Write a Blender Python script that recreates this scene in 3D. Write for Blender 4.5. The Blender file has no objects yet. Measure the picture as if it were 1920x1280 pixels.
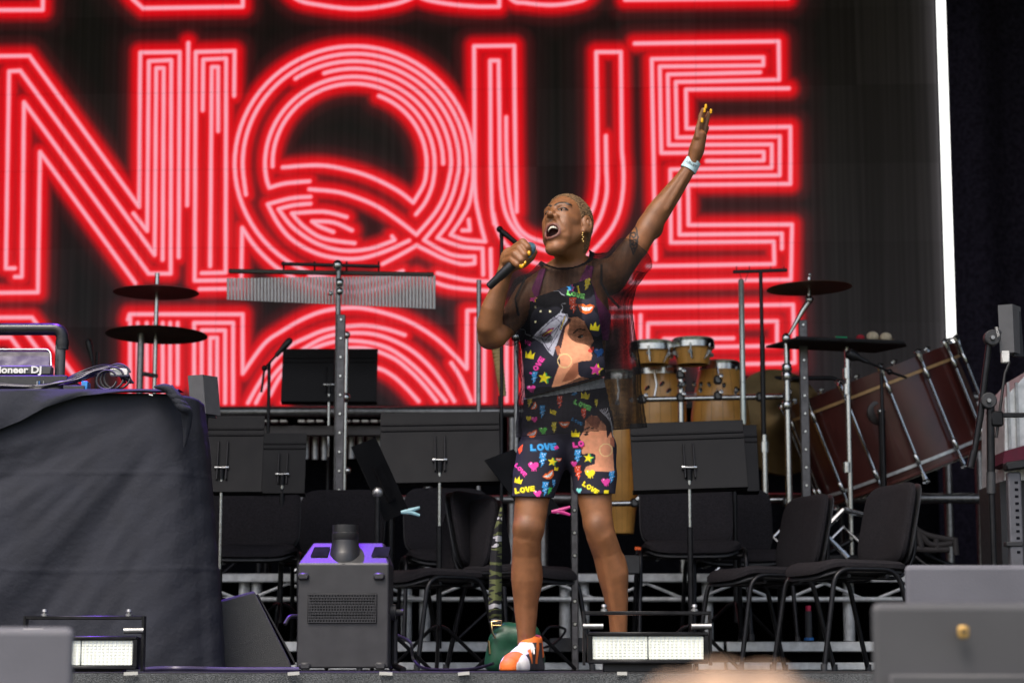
import bpy, math, random
import numpy as np
from mathutils import Vector, Matrix
random.seed(7); rng = np.random.default_rng(7)
R = math.radians
scn = bpy.context.scene
col = scn.collection

# ------------------------------------------------------------------ camera, sky, sun, exposure
F = 4000.0                                   # focal length in photograph pixels (1920 wide)
PITCH = math.atan((1252-640)/F)
CAM = Vector((0, 0, 0.012))
cd = bpy.data.cameras.new('camera'); cam = bpy.data.objects.new('camera', cd); col.objects.link(cam)
cam.location = CAM; cam.rotation_euler = (math.pi/2+PITCH, 0, 0)
cd.sensor_width = 36; cd.lens = 36*F/1920; cd.clip_start = .1; cd.clip_end = 3000
cd.dof.use_dof = True; cd.dof.focus_distance = 7.62; cd.dof.aperture_fstop = 4.5
scn.camera = cam
FW = Vector((0, math.cos(PITCH), math.sin(PITCH))); UP = Vector((0, -math.sin(PITCH), math.cos(PITCH)))

EXPO = 0.95
scn.view_settings.view_transform = 'Standard'; scn.view_settings.look = 'None'
scn.view_settings.exposure = EXPO; scn.view_settings.gamma = 1
w = bpy.data.worlds.new('World'); scn.world = w; w.use_nodes = True
nt = w.node_tree; bg = nt.nodes['Background']
sky = nt.nodes.new('ShaderNodeTexSky'); sky.sky_type = 'NISHITA'; sky.sun_disc = False
SUN_EL, SUN_AZ = 60, 208                      # azimuth from +Y, clockwise: the sun stands behind the camera, to the left
sky.sun_elevation = R(SUN_EL); sky.sun_rotation = R(SUN_AZ); sky.dust_density = 6; sky.air_density = 1.0; sky.ozone_density = 1
nt.links.new(sky.outputs[0], bg.inputs[0]); bg.inputs[1].default_value = 0.13
sl = bpy.data.lights.new('sun', 'SUN'); so = bpy.data.objects.new('sun', sl); col.objects.link(so)
sl.energy = 1.5; sl.angle = R(25); sl.color = (1, .95, .88)
sd = Vector((math.sin(R(SUN_AZ))*math.cos(R(SUN_EL)), math.cos(R(SUN_AZ))*math.cos(R(SUN_EL)), math.sin(R(SUN_EL))))
so.rotation_euler = sd.to_track_quat('Z', 'Y').to_euler(); so.location = (-6, -8, 12)

# ------------------------------------------------------------------ helpers
def W(px, py, D):
    """point of the place seen at photograph pixel (px,py), D metres in front of the camera along +Y"""
    d = FW + Vector((1, 0, 0))*((px-960)/F) + UP*((640-py)/F)
    return CAM + d*(D/d.y)
def mpp(D): return D*1.015/F
def ZY(py, D): return W(960, py, D).z
def XP(px, D): return W(px, 1250, D).x
def topx(V):
    V = np.asarray(V, dtype=np.float64) - np.array(CAM)
    dep = V@np.array(FW)
    return np.stack([960+F*V[:, 0]/dep, 640-F*(V@np.array(UP))/dep], 1)

def s2l(c): return tuple((x/255/12.92 if x/255 <= .04045 else ((x/255+.055)/1.055)**2.4) for x in c)
MATS = {}
def mat(name, rgb, rough=.5, metal=0, var=.15, scale=30, bump=0, bscale=200, spec=.5, coat=0, attr=None):
    if name in MATS: return MATS[name]
    m = bpy.data.materials.new(name); m.use_nodes = True; n = m.node_tree.nodes; l = m.node_tree.links
    b = n['Principled BSDF']; b.inputs['Roughness'].default_value = rough; b.inputs['Metallic'].default_value = metal
    b.inputs['Specular IOR Level'].default_value = spec; b.inputs['Coat Weight'].default_value = coat
    tc = n.new('ShaderNodeTexCoord'); nz = n.new('ShaderNodeTexNoise'); nz.inputs['Scale'].default_value = scale
    nz.inputs['Detail'].default_value = 5
    l.new(tc.outputs['Object'], nz.inputs['Vector'])
    mr = n.new('ShaderNodeMapRange'); mr.inputs[1].default_value = .3; mr.inputs[2].default_value = .7
    mr.inputs[3].default_value = 1-var; mr.inputs[4].default_value = 1+var
    l.new(nz.outputs['Fac'], mr.inputs[0])
    mx = n.new('ShaderNodeMix'); mx.data_type = 'RGBA'; mx.blend_type = 'MULTIPLY'; mx.inputs[0].default_value = 1
    if attr:
        a = n.new('ShaderNodeAttribute'); a.attribute_name = attr; l.new(a.outputs['Color'], mx.inputs[6])
    else: mx.inputs[6].default_value = (*rgb, 1)
    l.new(mr.outputs[0], mx.inputs[7]); l.new(mx.outputs[2], b.inputs['Base Color'])
    mr2 = n.new('ShaderNodeMapRange'); mr2.inputs[3].default_value = max(0.02, rough-.1); mr2.inputs[4].default_value = min(1, rough+.1)
    l.new(nz.outputs['Fac'], mr2.inputs[0]); l.new(mr2.outputs[0], b.inputs['Roughness'])
    if bump:
        n2 = n.new('ShaderNodeTexNoise'); n2.inputs['Scale'].default_value = bscale; n2.inputs['Detail'].default_value = 3
        l.new(tc.outputs['Object'], n2.inputs['Vector'])
        bp = n.new('ShaderNodeBump'); bp.inputs['Strength'].default_value = bump; bp.inputs['Distance'].default_value = .01
        l.new(n2.outputs['Fac'], bp.inputs['Height']); l.new(bp.outputs[0], b.inputs['Normal'])
    MATS[name] = m
    return m
def emis(name, rgb, strength):
    m = bpy.data.materials.new(name); m.use_nodes = True; b = m.node_tree.nodes['Principled BSDF']
    b.inputs['Base Color'].default_value = (.05, .05, .05, 1)
    b.inputs['Emission Color'].default_value = (*rgb, 1); b.inputs['Emission Strength'].default_value = strength
    return m

def chain_loc(o):
    v = Vector((0, 0, 0))
    while o is not None: v += o.location; o = o.parent
    return v
def tag(o, label=None, cat=None, group=None, kind=None):
    if label: o['label'] = label
    if cat: o['category'] = cat
    if group: o['group'] = group
    if kind: o['kind'] = kind
    return o
def thing(name, label, cat, loc, group=None):
    o = bpy.data.objects.new(name, None); col.objects.link(o); o.location = Vector(loc); o.empty_display_size = .1
    return tag(o, label, cat, group)

class MB:
    def __init__(s): s.v = []; s.f = []
    def add(s, vs, fs):
        o = len(s.v); s.v += [Vector(x) for x in vs]; s.f += [tuple(i+o for i in f) for f in fs]; return s
    def box(s, c, size, rot=None, bev=0.0):
        x, y, z = [a/2 for a in size]; c = Vector(c); M = rot if rot is not None else Matrix.Identity(3)
        b = min(bev, x*.9, y*.9, z*.9)
        if b <= 0:
            vs = [c+M@Vector((i*x, j*y, k*z)) for i in (-1, 1) for j in (-1, 1) for k in (-1, 1)]
            return s.add(vs, [(0,1,3,2),(4,6,7,5),(0,4,5,1),(2,3,7,6),(0,2,6,4),(1,5,7,3)])
        vs = []; idx = {}
        for i in (-1, 1):
            for j in (-1, 1):
                for k in (-1, 1):
                    for a in range(3):
                        q = [i*(x-b), j*(y-b), k*(z-b)]; q[a] += (i, j, k)[a]*b
                        idx[(i, j, k, a)] = len(vs); vs.append(c+M@Vector(q))
        fs = []
        for a in range(3):
            for sg in (-1, 1):
                o1, o2 = [t for t in range(3) if t != a]
                loop = []
                for p, q in ((-1,-1),(1,-1),(1,1),(-1,1)):
                    t = [0,0,0]; t[a] = sg; t[o1] = p; t[o2] = q; loop.append(idx[(*t, a)])
                fs.append(tuple(loop))
        for a in range(3):
            o1, o2 = [t for t in range(3) if t != a]
            for p in (-1, 1):
                for q in (-1, 1):
                    t0 = [0,0,0]; t0[o1] = p; t0[o2] = q; t1 = t0[:]; t0[a] = -1; t1[a] = 1
                    fs.append((idx[(*t0, o1)], idx[(*t1, o1)], idx[(*t1, o2)], idx[(*t0, o2)]))
        for i in (-1, 1):
            for j in (-1, 1):
                for k in (-1, 1): fs.append(tuple(idx[(i, j, k, a)] for a in range(3)))
        return s.add(vs, fs)
    def tube(s, pts, r, n=10, cap=True):
        pts = [Vector(p) for p in pts]; m = len(pts); rs = r if isinstance(r, (list, tuple)) else [r]*m
        T = []
        for i in range(m):
            a = pts[max(i-1, 0)]; b = pts[min(i+1, m-1)]
            if 0 < i < m-1:
                t = (pts[i]-a).normalized()+(b-pts[i]).normalized()
            else: t = b-a
            T.append(t.normalized() if t.length > 1e-9 else Vector((0, 0, 1)))
        ref = Vector((0, 0, 1)) if abs(T[0].z) < .9 else Vector((1, 0, 0))
        u = T[0].cross(ref).normalized(); vs = []; fs = []
        for i in range(m):
            u = (u-T[i]*u.dot(T[i])).normalized(); v = T[i].cross(u)
            for j in range(n):
                a = 2*math.pi*j/n; vs.append(pts[i]+(u*math.cos(a)+v*math.sin(a))*rs[i])
        for i in range(m-1):
            for j in range(n): fs.append((i*n+j, i*n+(j+1) % n, (i+1)*n+(j+1) % n, (i+1)*n+j))
        if cap: fs += [tuple(range(n))[::-1], tuple((m-1)*n+j for j in range(n))]
        return s.add(vs, fs)
    def lathe(s, c, ax, prof, n=24):
        c = Vector(c); ax = Vector(ax).normalized(); ref = Vector((0, 0, 1)) if abs(ax.z) < .9 else Vector((1, 0, 0))
        u = ax.cross(ref).normalized(); v = ax.cross(u); vs = []; fs = []; m = len(prof)
        for h, r in prof:
            for j in range(n):
                a = 2*math.pi*j/n; vs.append(c+ax*h+(u*math.cos(a)+v*math.sin(a))*max(r, 1e-4))
        for i in range(m-1):
            for j in range(n): fs.append((i*n+j, i*n+(j+1) % n, (i+1)*n+(j+1) % n, (i+1)*n+j))
        fs += [tuple(range(n))[::-1], tuple((m-1)*n+j for j in range(n))]
        return s.add(vs, fs)
    def ball(s, c, r, n=12):
        rr = r if isinstance(r, (tuple, list)) else (r, r, r); c = Vector(c); vs = []; fs = []; m = n//2+1
        for i in range(m):
            t = math.pi*(i/(m-1)) ; t = min(max(t, .02), math.pi-.02)
            for j in range(n):
                a = 2*math.pi*j/n
                vs.append(c+Vector((rr[0]*math.sin(t)*math.cos(a), rr[1]*math.sin(t)*math.sin(a), rr[2]*math.cos(t))))
        for i in range(m-1):
            for j in range(n): fs.append((i*n+j, (i+1)*n+j, (i+1)*n+(j+1) % n, i*n+(j+1) % n))
        fs += [tuple(range(n)), tuple((m-1)*n+j for j in range(n))[::-1]]
        return s.add(vs, fs)
    def prism(s, poly, off):
        """polygon of 3-D points extruded by vector off"""
        n = len(poly); off = Vector(off); vs = [Vector(p) for p in poly]+[Vector(p)+off for p in poly]
        return s.add(vs, [tuple(range(n))[::-1], tuple(range(n, 2*n))]+[(i, (i+1) % n, (i+1) % n+n, i+n) for i in range(n)])
    def grid(s, P):
        r = len(P); c = len(P[0])
        return s.add([p for row in P for p in row], [(i*c+j, i*c+j+1, (i+1)*c+j+1, (i+1)*c+j) for i in range(r-1) for j in range(c-1)])
    def mesh(s, name, m, off=Vector((0, 0, 0)), smooth=True, ang=40):
        me = bpy.data.meshes.new(name); me.from_pydata([v-off for v in s.v], [], s.f); me.materials.append(m)
        me.validate(); 
        import bmesh
        b = bmesh.new(); b.from_mesh(me); bmesh.ops.recalc_face_normals(b, faces=b.faces); b.to_mesh(me); b.free()
        if smooth:
            me.shade_smooth(); me.set_sharp_from_angle(angle=R(ang))
        return me
    def build(s, name, m, parent=None, smooth=True, ang=40):
        o = bpy.data.objects.new(name, s.mesh(name, m, chain_loc(parent), smooth, ang)); col.objects.link(o); o.parent = parent
        return o
    def solo(s, name, m, label, cat, group=None, base=None, **k):
        base = Vector(base) if base is not None else Vector((sum(v.x for v in s.v)/len(s.v), sum(v.y for v in s.v)/len(s.v), min(v.z for v in s.v)))
        o = bpy.data.objects.new(name, s.mesh(name, m, base, **k)); col.objects.link(o); o.location = base
        return tag(o, label, cat, group)
    def struct(s, name, m, parent=None, **k):
        o = s.build(name, m, parent, **k)
        if parent is None: o['kind'] = 'structure'
        return o
def rotz(a): return Matrix.Rotation(a, 3, 'Z')
def arc(c, u, v, r, a0, a1, n=8):
    c = Vector(c); u = Vector(u); v = Vector(v)
    return [c+(u*math.cos(R(a0+(a1-a0)*i/n))+v*math.sin(R(a0+(a1-a0)*i/n)))*r for i in range(n+1)]
def bend(pts, r=.05, n=5):
    """round the corners of a polyline"""
    pts = [Vector(p) for p in pts]; out = [pts[0]]
    for i in range(1, len(pts)-1):
        a, b, c = pts[i-1], pts[i], pts[i+1]; ra = min(r, (a-b).length*.45, (c-b).length*.45)
        p = b+(a-b).normalized()*ra; q = b+(c-b).normalized()*ra
        for k in range(n+1):
            t = k/n; out.append(p*(1-t)**2+b*2*t*(1-t)+q*t*t)
    return out+[pts[-1]]
def smoothline(pts, n=6):
    pts = [Vector(p) for p in pts]; out = []
    for i in range(len(pts)-1):
        p0 = pts[max(i-1, 0)]; p1 = pts[i]; p2 = pts[i+1]; p3 = pts[min(i+2, len(pts)-1)]
        for k in range(n):
            t = k/n
            out.append(.5*((2*p1)+(p2-p0)*t+(2*p0-5*p1+4*p2-p3)*t*t+(3*p1-p0-3*p2+p3)*t**3))
    return out+[pts[-1]]
def text_mesh(txt, size, extr=.0005, bold=0.0):
    cu = bpy.data.curves.new('t', 'FONT'); cu.body = txt; cu.size = size; cu.extrude = extr; cu.offset = bold
    cu.align_x = 'CENTER'; cu.align_y = 'CENTER'; cu.resolution_u = 4
    o = bpy.data.objects.new('t', cu); col.objects.link(o); dg = bpy.context.evaluated_depsgraph_get()
    me = bpy.data.meshes.new_from_object(o.evaluated_get(dg)); bpy.data.objects.remove(o); bpy.data.curves.remove(cu)
    return me
def text_part(name, txt, size, M, m, parent, bold=0.0):
    me = text_mesh(txt, size, bold=bold); off = chain_loc(parent)
    me.transform(Matrix.Translation(-off)@M); me.materials.clear(); me.materials.append(m)
    o = bpy.data.objects.new(name, me); col.objects.link(o); o.parent = parent
    return o

# materials
M_black = mat('black_paint', (.012, .012, .014), .45, var=.3)
M_blackm = mat('black_metal', (.016, .016, .018), .35, .6, var=.3)
M_plastic = mat('charcoal_plastic', (.030, .031, .034), .5, var=.2, bump=.15, bscale=500)
M_chrome = mat('chrome', (.62, .63, .62), .22, 1, var=.15, scale=60)
M_steel = mat('dull_steel', (.34, .34, .34), .4, .9, var=.25, scale=40)
M_alu = mat('aluminium', (.66, .68, .68), .42, .35, var=.2, scale=25, bump=.1)
M_fabric = mat('black_upholstery', (.021, .019, .022), .95, var=.35, scale=120, bump=.3, bscale=900, spec=.2)
M_drape = mat('black_drape', (.010, .010, .014), 1, var=.3, spec=.05)
M_deck = mat('black_deck', (.018, .018, .02), .8, var=.4, scale=8, bump=.2)
M_white = mat('white_plastic', (.7, .7, .68), .5, var=.1)

# ------------------------------------------------------------------ setting: ground, stage, roof, drapes
MB().add([(-400, -400, -1.75), (400, -400, -1.75), (400, 400, -1.75), (-400, 400, -1.75)], [(0, 1, 2, 3)]).struct('ground', mat('worn_grass', (.06, .075, .035), 1, var=.5, scale=.6, bump=.3, bscale=4))
SF = 6.7                                        # front edge of the stage
MB().box((0, SF+6.9, -.06), (22, 13.8, .12)).struct('stage_floor', M_deck)
MB().box((0, SF+.35, -.92), (21.9, .5, 1.58)).struct('stage_wall', M_drape)
fs = MB()                                       # mesh fabric hung along the front edge
fs.grid([[Vector((-10+.05*i, SF-.03-.006*math.sin(i*1.7+j*.8), -.004-.02*j if j < 4 else -.07-.35*(j-3))) for j in range(7)] for i in range(400)])
fs.struct('stage_skirt', mat('skirt_mesh', (.075, .08, .086), .9, var=.6, scale=220, bump=.8, bscale=300))
MB().box((0, 12.5, 6.6), (23, 13.4, .4)).struct('stage_roof', M_drape)
for sx, nm in ((-1, 'left'), (1, 'right')):
    g = [[Vector((sx*(9.6+.09*math.sin(j*.9)), 7.6+.1*j, z)) for j in range(115)] for z in (0, 6.4)]
    MB().grid(g).struct('wing_drape_'+nm, M_drape)
MB().grid([[Vector((-11+.1*j, 19.0+.08*math.sin(j*.8), z)) for j in range(221)] for z in (0, 6.4)]).struct('back_drape', M_drape)
MB().grid([[Vector((XP(1770, 17.6)+.1*j, 17.6+.06*math.sin(j*1.1), z)) for j in range(60)] for z in (0, 6.4)]).struct('side_drape', mat('blue_black_drape', (.022, .019, .032), 1, var=.4, spec=.05))

# low step with two aluminium rails
STEP_Y, STEP_Z = 10.1, .14
st = MB().box((0, STEP_Y+.95, STEP_Z-.011), (15, 1.8, .018)).struct('low_step', M_deck)
MB().box((0, STEP_Y+1.0, .06), (14.9, 1.6, .11)).build('step_core', M_drape, st)
for i in range(7):
    x0 = -7+2*i
    MB().box((x0+1, STEP_Y+.02, .112), (1.985, .05, .046), bev=.004).build('rail', M_alu, st)
    MB().box((x0+1, STEP_Y+.01, .021), (1.985, .05, .036), bev=.004).build('rail', M_alu, st)

# truss-fronted riser for the percussion
RY = 12.0; RZ = ZY(1074, RY)
rs = MB().box((0, RY+1.9, RZ-.02), (16, 3.7, .036)).struct('riser', M_deck)
za, zb = ZY(1083, RY), ZY(1123, RY)
m_ = MB()
for i in range(8):
    x0 = -8+2*i
    MB().box((x0+1, RY, za), (1.99, .06, ZY(1075, RY)-ZY(1091, RY)), bev=.006).build('rail', M_alu, rs)
    MB().tube([(x0, RY, zb), (x0+2, RY, zb)], .015, 10).build('chord', M_alu, rs)
    for k in range(4):
        xa = x0+.25+.5*k
        MB().tube([(xa, RY, za-.03), (xa+.22, RY, zb)], .009, 8).build('brace', M_alu, rs)
        MB().tube([(xa, RY, za-.03), (xa-.22, RY, zb)], .009, 8).build('brace', M_alu, rs)
for px in (130, 453, 477, 760, 795, 1060, 1096, 1330, 1597, 1750):
    MB().tube([(XP(px, RY), RY+.06, .0), (XP(px, RY), RY+.06, za-.02)], .032, 14).build('leg', M_alu, rs)
for i in range(9):
    MB().box((-8+2*i-.001, RY+1.9, RZ*.45), (.05, .05, RZ*.9)).build('post', M_blackm, rs)
MB().box((0, RY+2.4, RZ*.5), (15.9, .05, RZ*.9)).build('black_skirt', M_drape, rs)

# guard rails at the back of the riser
def rail(px0, px1, pys, D, posts, label):
    r0 = thing('guard_rail', label, 'railing', (XP((px0+px1)/2, D), D, RZ), 'guard rails')
    for py, rr in pys: MB().tube([(XP(px0, D), D, ZY(py, D)), (XP(px1, D), D, ZY(py, D))], rr, 12).build('pipe', M_steel, r0)
    for px in posts: MB().tube([(XP(px, D), D+.03, RZ), (XP(px, D), D+.03, ZY(pys[0][0]-3, D))], .03, 12).build('post', M_steel, r0)
    return r0
rail(-60, 985, [(772, .036), (936, .026)], 14.2, (20, 250, 800, 960), 'long grey pipe railing under the lit screen behind the music stands')
rail(1010, 1855, [(744, .03), (934, .034)], 14.25, (1020, 1790, 1850), 'grey pipe railing behind the tilted bass drum')

# ------------------------------------------------------------------ LED wall
A, B = 17.2, -0.043                             # plane Y = A + B*X
def SCR(px, py):
    d = FW + Vector((1, 0, 0))*((px-960)/F) + UP*((640-py)/F)
    return CAM + d*(A/(d.y-B*d.x))
def ring(cx, cy, rx, ry, a0, a1, n=60):
    return [(cx+rx*math.cos(R(a0+(a1-a0)*i/n)), cy-ry*math.sin(R(a0+(a1-a0)*i/n))) for i in range(n+1)]
QX, QY = 664, 307
def sm(pts, n=5):
    return [(p.x, p.y) for p in smoothline([Vector((a, b, 0)) for a, b in pts], n)]
ST = []
# row 0, foot of the letters
ST += [[(-160, 20), (80, 19), (84, -180)], [(225, -30), (250, 0), (268, 16), (455, 13), (457, -180)],
       sm([(520, -40), (555, -2), (600, 10), (665, 17), (725, 11), (765, 0), (800, -20)]), sm([(770, -15), (800, 0), (850, 9), (900, 13)])+[(936, 13), (937, -180)],
       sm([(930, -40), (960, 0), (985, 6), (1035, 10), (1080, 4), (1105, -8), (1150, -60)]), [(1172, 0), (1477, -3), (1478, -120)]]
# row 1: N I
ST += [[(-160, 107), (55, 105), (261, 388), (263, 99), (337, 98), (335, 482)],
       [(28, 503), (11, 503), (17, 134), (38, 133), (290, 478), (293, 128), (307, 128), (305, 487)],
       [(250, 400), (276, 433), (279, 115), (321, 113), (320, 513), (279, 513), (45, 192), (41, 519), (28, 519)],
       [(254, 531), (75, 285), (71, 548), (-160, 551)], [(-14, 150), (-16, 480)], [(-40, 130), (-44, 500)], [(-100, 130), (-104, 500)],
       [(353, 81), (351, 385)], [(439, 180), (440, 96), (367, 98), (365, 526), (438, 525)],
       [(380, 207), (381, 112), (424, 110), (423, 511), (378, 512)], [(409, 246), (409, 126), (397, 126), (394, 499)],
       [(374, 542), (452, 541), (454, 427)]+sm([(454, 427), (475, 458), (500, 485), (527, 507), (570, 530), (605, 542), (645, 547), (695, 544), (745, 530), (781, 514)])+sm([(781, 514), (820, 531), (857, 540), (927, 546)])]
# Q
ST += [ring(QX, QY, 224, 220, 294, 0)+[(887, 340)]+sm([(887, 340), (880, 380), (867, 407), (845, 440)])+sm([(845, 440), (870, 449), (910, 453)])+sm([(910, 453), (899, 410), (891, 362), (890, 280)])+[(889, 87), (964, 86), (966, 280), (969, 397)],
       [(461, 365)]+ring(QX+1, QY, 210, 206, 186, 0)+sm([(876, 320), (866, 367), (845, 412), (820, 446)])+sm([(820, 446), (845, 456), (870, 463), (905, 466)])+[(906, 515)],
       ring(QX, QY, 197, 192, 124, 0)+sm([(860, 320), (850, 362), (830, 405), (795, 450)])+sm([(795, 450), (820, 465), (845, 477), (870, 481), (890, 481)])+[(890, 494)]+sm([(890, 494), (865, 495), (832, 485), (805, 472), (781, 460)])+sm([(781, 460), (755, 475), (717, 495)]),
       ring(QX, QY, 182, 178, 108, 0)+sm([(845, 320), (835, 362), (815, 400), (781, 440)])+sm([(781, 440), (745, 412), (707, 387), (670, 371), (632, 360), (580, 355)]),
       ring(QX, QY, 167, 163, 0, 183)+sm([(497, 317), (500, 337), (505, 352)])+sm([(505, 352), (535, 344), (580, 340)]),
       ring(QX-1, QY, 152, 150, 182, 0)+sm([(815, 320), (810, 350), (797, 380), (780, 402)]),
       ring(QX, QY, 136, 135, 70, 0)+sm([(800, 315), (795, 345), (775, 380)])+sm([(775, 380), (745, 357), (695, 332), (645, 317), (595, 310), (530, 314)]),
       [(879, 412), (881, 432), (867, 432)],
       sm([(582, 369), (545, 372), (502, 383)])+sm([(502, 383), (520, 417), (545, 447), (582, 470), (620, 482), (670, 485), (720, 472), (767, 451)]),
       sm([(582, 382), (550, 385), (522, 392)])+sm([(522, 392), (550, 427), (595, 457), (645, 470), (695, 466), (740, 450)])+[(735, 443)],
       sm([(650, 407), (607, 397), (547, 400)])+sm([(547, 400), (570, 425), (607, 447), (665, 456)]),
       sm([(660, 432), (625, 417), (585, 415)])+sm([(585, 415), (600, 425), (625, 435)]),
       sm([(820, 512), (870, 524), (917, 528)]), sm([(580, 517), (632, 528), (670, 529), (707, 522), (755, 510)])]
# U
ST += [sm([(927, 420), (922, 380), (920, 280)])+[(919, 114), (935, 114)]+sm([(937, 280), (940, 355), (950, 405), (975, 442), (1007, 464), (1043, 472), (1085, 462), (1120, 420), (1137, 367), (1137, 320)])+[(1136, 255)],
       sm([(925, 400), (935, 437), (955, 465), (990, 488), (1040, 498), (1090, 486), (1135, 445), (1160, 400), (1169, 342), (1166, 280)])+[(1164, 98), (1118, 98)]+sm([(1120, 280), (1120, 342), (1112, 390), (1088, 430), (1060, 446)]),
       sm([(949, 220), (950, 290), (955, 367), (967, 417), (990, 443), (1025, 455)]), [(920, 467), (921, 524)]]
# E
ST += [[(1479, 166), (1286, 168), (1287, 241), (1482, 238), (1482, 345), (1290, 347), (1291, 422), (1485, 421), (1483, 524), (1182, 530), (1181, 500)],
       [(1190, 82), (1460, 78), (1461, 150), (1267, 154), (1269, 258), (1462, 256), (1462, 329), (1273, 331), (1274, 440), (1466, 438), (1466, 466)],
       [(1425, 136), (1252, 140), (1254, 272), (1447, 271), (1447, 315), (1257, 318), (1258, 455), (1451, 453), (1452, 495), (1214, 499)],
       [(1229, 487), (1222, 111), (1431, 108), (1431, 123), (1237, 125), (1240, 287), (1432, 285), (1432, 301), (1325, 302)]]
# row 2
ST += [[(-160, 596), (60, 595), (145, 712)], [(-160, 614), (40, 613), (118, 718)], [(-160, 632), (20, 632), (80, 715)],
       [(240, 599), (243, 589), (455, 589), (455, 700)]+sm([(455, 700), (495, 645), (528, 621), (572, 596), (616, 581), (672, 577), (733, 590), (777, 608), (820, 636), (853, 667), (875, 691)])+[(876, 582), (1010, 579)],
       [(364, 720), (364, 605), (437, 605), (437, 755)], [(378, 725), (378, 619), (422, 619), (422, 755)], [(394, 737), (394, 633), (407, 633), (407, 755)],
       [(244, 589), (244, 755)], [(258, 605), (258, 755)], [(275, 605), (275, 755)], [(290, 605), (290, 755)], [(305, 605), (305, 755)], [(319, 605), (319, 755)], [(333, 605), (333, 720)],
       sm([(465, 755), (484, 721), (510, 682), (540, 651), (572, 634), (616, 617), (678, 610), (722, 616), (759, 628)]),
       sm([(480, 755), (495, 728), (530, 684), (580, 647), (624, 628), (678, 624), (722, 632), (766, 653), (799, 680), (827, 713), (852, 752)]),
       sm([(506, 741), (528, 702), (565, 665), (624, 641), (678, 640), (722, 650), (755, 669), (788, 697), (816, 728), (836, 752)]),
       sm([(530, 754), (560, 700), (620, 660), (680, 652), (733, 669), (766, 693), (794, 721), (819, 752)]),
       sm([(640, 690), (702, 689), (733, 702), (759, 724), (785, 752)]), sm([(846, 680), (864, 708), (884, 752)]),
       [(893, 752), (893, 597), (1000, 594)], [(908, 752), (908, 610), (1000, 608)], [(950, 625), (950, 752)], [(966, 625), (966, 752)], [(982, 625), (982, 752)],
       [(1100, 578), (1487, 571), (1490, 680), (1330, 684)], [(1120, 595), (1185, 593), (1186, 678)], [(1201, 591), (1201, 690)],
       [(1214, 690), (1215, 606), (1457, 602), (1457, 648), (1240, 652)], [(1245, 635), (1375, 634)]]
CW = .66; NC = 70
pl = SCR(-150, 640); pr = SCR(1772, 640)
sx1 = pr.x; zbot = SCR(900, 759).z; ncol = 13; nrow = 6
kx = math.sqrt(1+B*B)
DIST = None
scr = thing('led_wall', 'huge LED wall showing red neon letters on black behind the stage', 'LED screen', (SCR(900, 759).x, SCR(900, 759).y, zbot))
ss = np.linspace(0, 1, NC+1)
m = bpy.data.materials.new('led_surface'); m.use_nodes = True; n = m.node_tree.nodes; l = m.node_tree.links
b = n['Principled BSDF']; b.inputs['Roughness'].default_value = .6; b.inputs['Specular IOR Level'].default_value = .3
tc = n.new('ShaderNodeTexCoord'); wv = n.new('ShaderNodeTexNoise')
mp = n.new('ShaderNodeMapping'); mp.inputs['Scale'].default_value = (28, 1, .35); l.new(tc.outputs['Object'], mp.inputs[0]); l.new(mp.outputs[0], wv.inputs['Vector'])
wv.inputs['Scale'].default_value = 1; wv.inputs['Detail'].default_value = 2
cr = n.new('ShaderNodeValToRGB'); cr.color_ramp.elements[0].position = .35; cr.color_ramp.elements[0].color = (.066, .060, .066, 1)
cr.color_ramp.elements[1].position = .72; cr.color_ramp.elements[1].color = (.105, .095, .104, 1)
l.new(wv.outputs['Fac'], cr.inputs[0])
oi = n.new('ShaderNodeObjectInfo'); rm = n.new('ShaderNodeMapRange'); rm.inputs[3].default_value = .72; rm.inputs[4].default_value = 1.25; l.new(oi.outputs['Random'], rm.inputs[0])
pm_ = n.new('ShaderNodeMix'); pm_.data_type = 'RGBA'; pm_.blend_type = 'MULTIPLY'; pm_.inputs[0].default_value = 1; l.new(cr.outputs[0], pm_.inputs[6]); l.new(rm.outputs[0], pm_.inputs[7]); l.new(pm_.outputs[2], b.inputs['Base Color'])
at = n.new('ShaderNodeAttribute'); at.attribute_name = 'Col'
dots = n.new('ShaderNodeTexWave'); dots.wave_type = 'BANDS'; dots.bands_direction = 'X'; dots.inputs['Scale'].default_value = 26
l.new(tc.outputs['Object'], dots.inputs['Vector'])
dz = n.new('ShaderNodeTexWave'); dz.wave_type = 'BANDS'; dz.bands_direction = 'Z'; dz.inputs['Scale'].default_value = 26
l.new(tc.outputs['Object'], dz.inputs['Vector'])
ad = n.new('ShaderNodeMath'); ad.operation = 'ADD'; l.new(dots.outputs['Fac'], ad.inputs[0]); l.new(dz.outputs['Fac'], ad.inputs[1])
mr = n.new('ShaderNodeMapRange'); mr.inputs[2].default_value = 2; mr.inputs[3].default_value = .82*2**-EXPO; mr.inputs[4].default_value = 1.14*2**-EXPO
l.new(ad.outputs[0], mr.inputs[0]); l.new(mr.outputs[0], b.inputs['Emission Strength']); l.new(at.outputs['Color'], b.inputs['Emission Color'])
M_led = m
SEG = [(np.array(p[i]), np.array(p[i+1])) for p in ST for i in range(len(p)-1)]
def led_colour(d):
    core = np.array(s2l((255, 172, 188))); edge = np.array(s2l((255, 60, 62))); red = np.array(s2l((222, 0, 18))); dk = np.array(s2l((118, 8, 22)))
    ks = [0, 1.9, 3.4, 4.8, 7.2, 13, 18.5, 26, 44, 75]; cs = [core, core*.97, np.array(s2l((255, 112, 130))), np.array(s2l((250, 34, 44))), red, red*.82, np.array(s2l((140, 4, 16))), np.array(s2l((62, 10, 15))), np.array(s2l((22, 5, 7))), np.array((.001, .0005, .0005))]
    return np.stack([np.interp(d, ks, [c[i] for c in cs]) for i in range(3)], -1)
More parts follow.
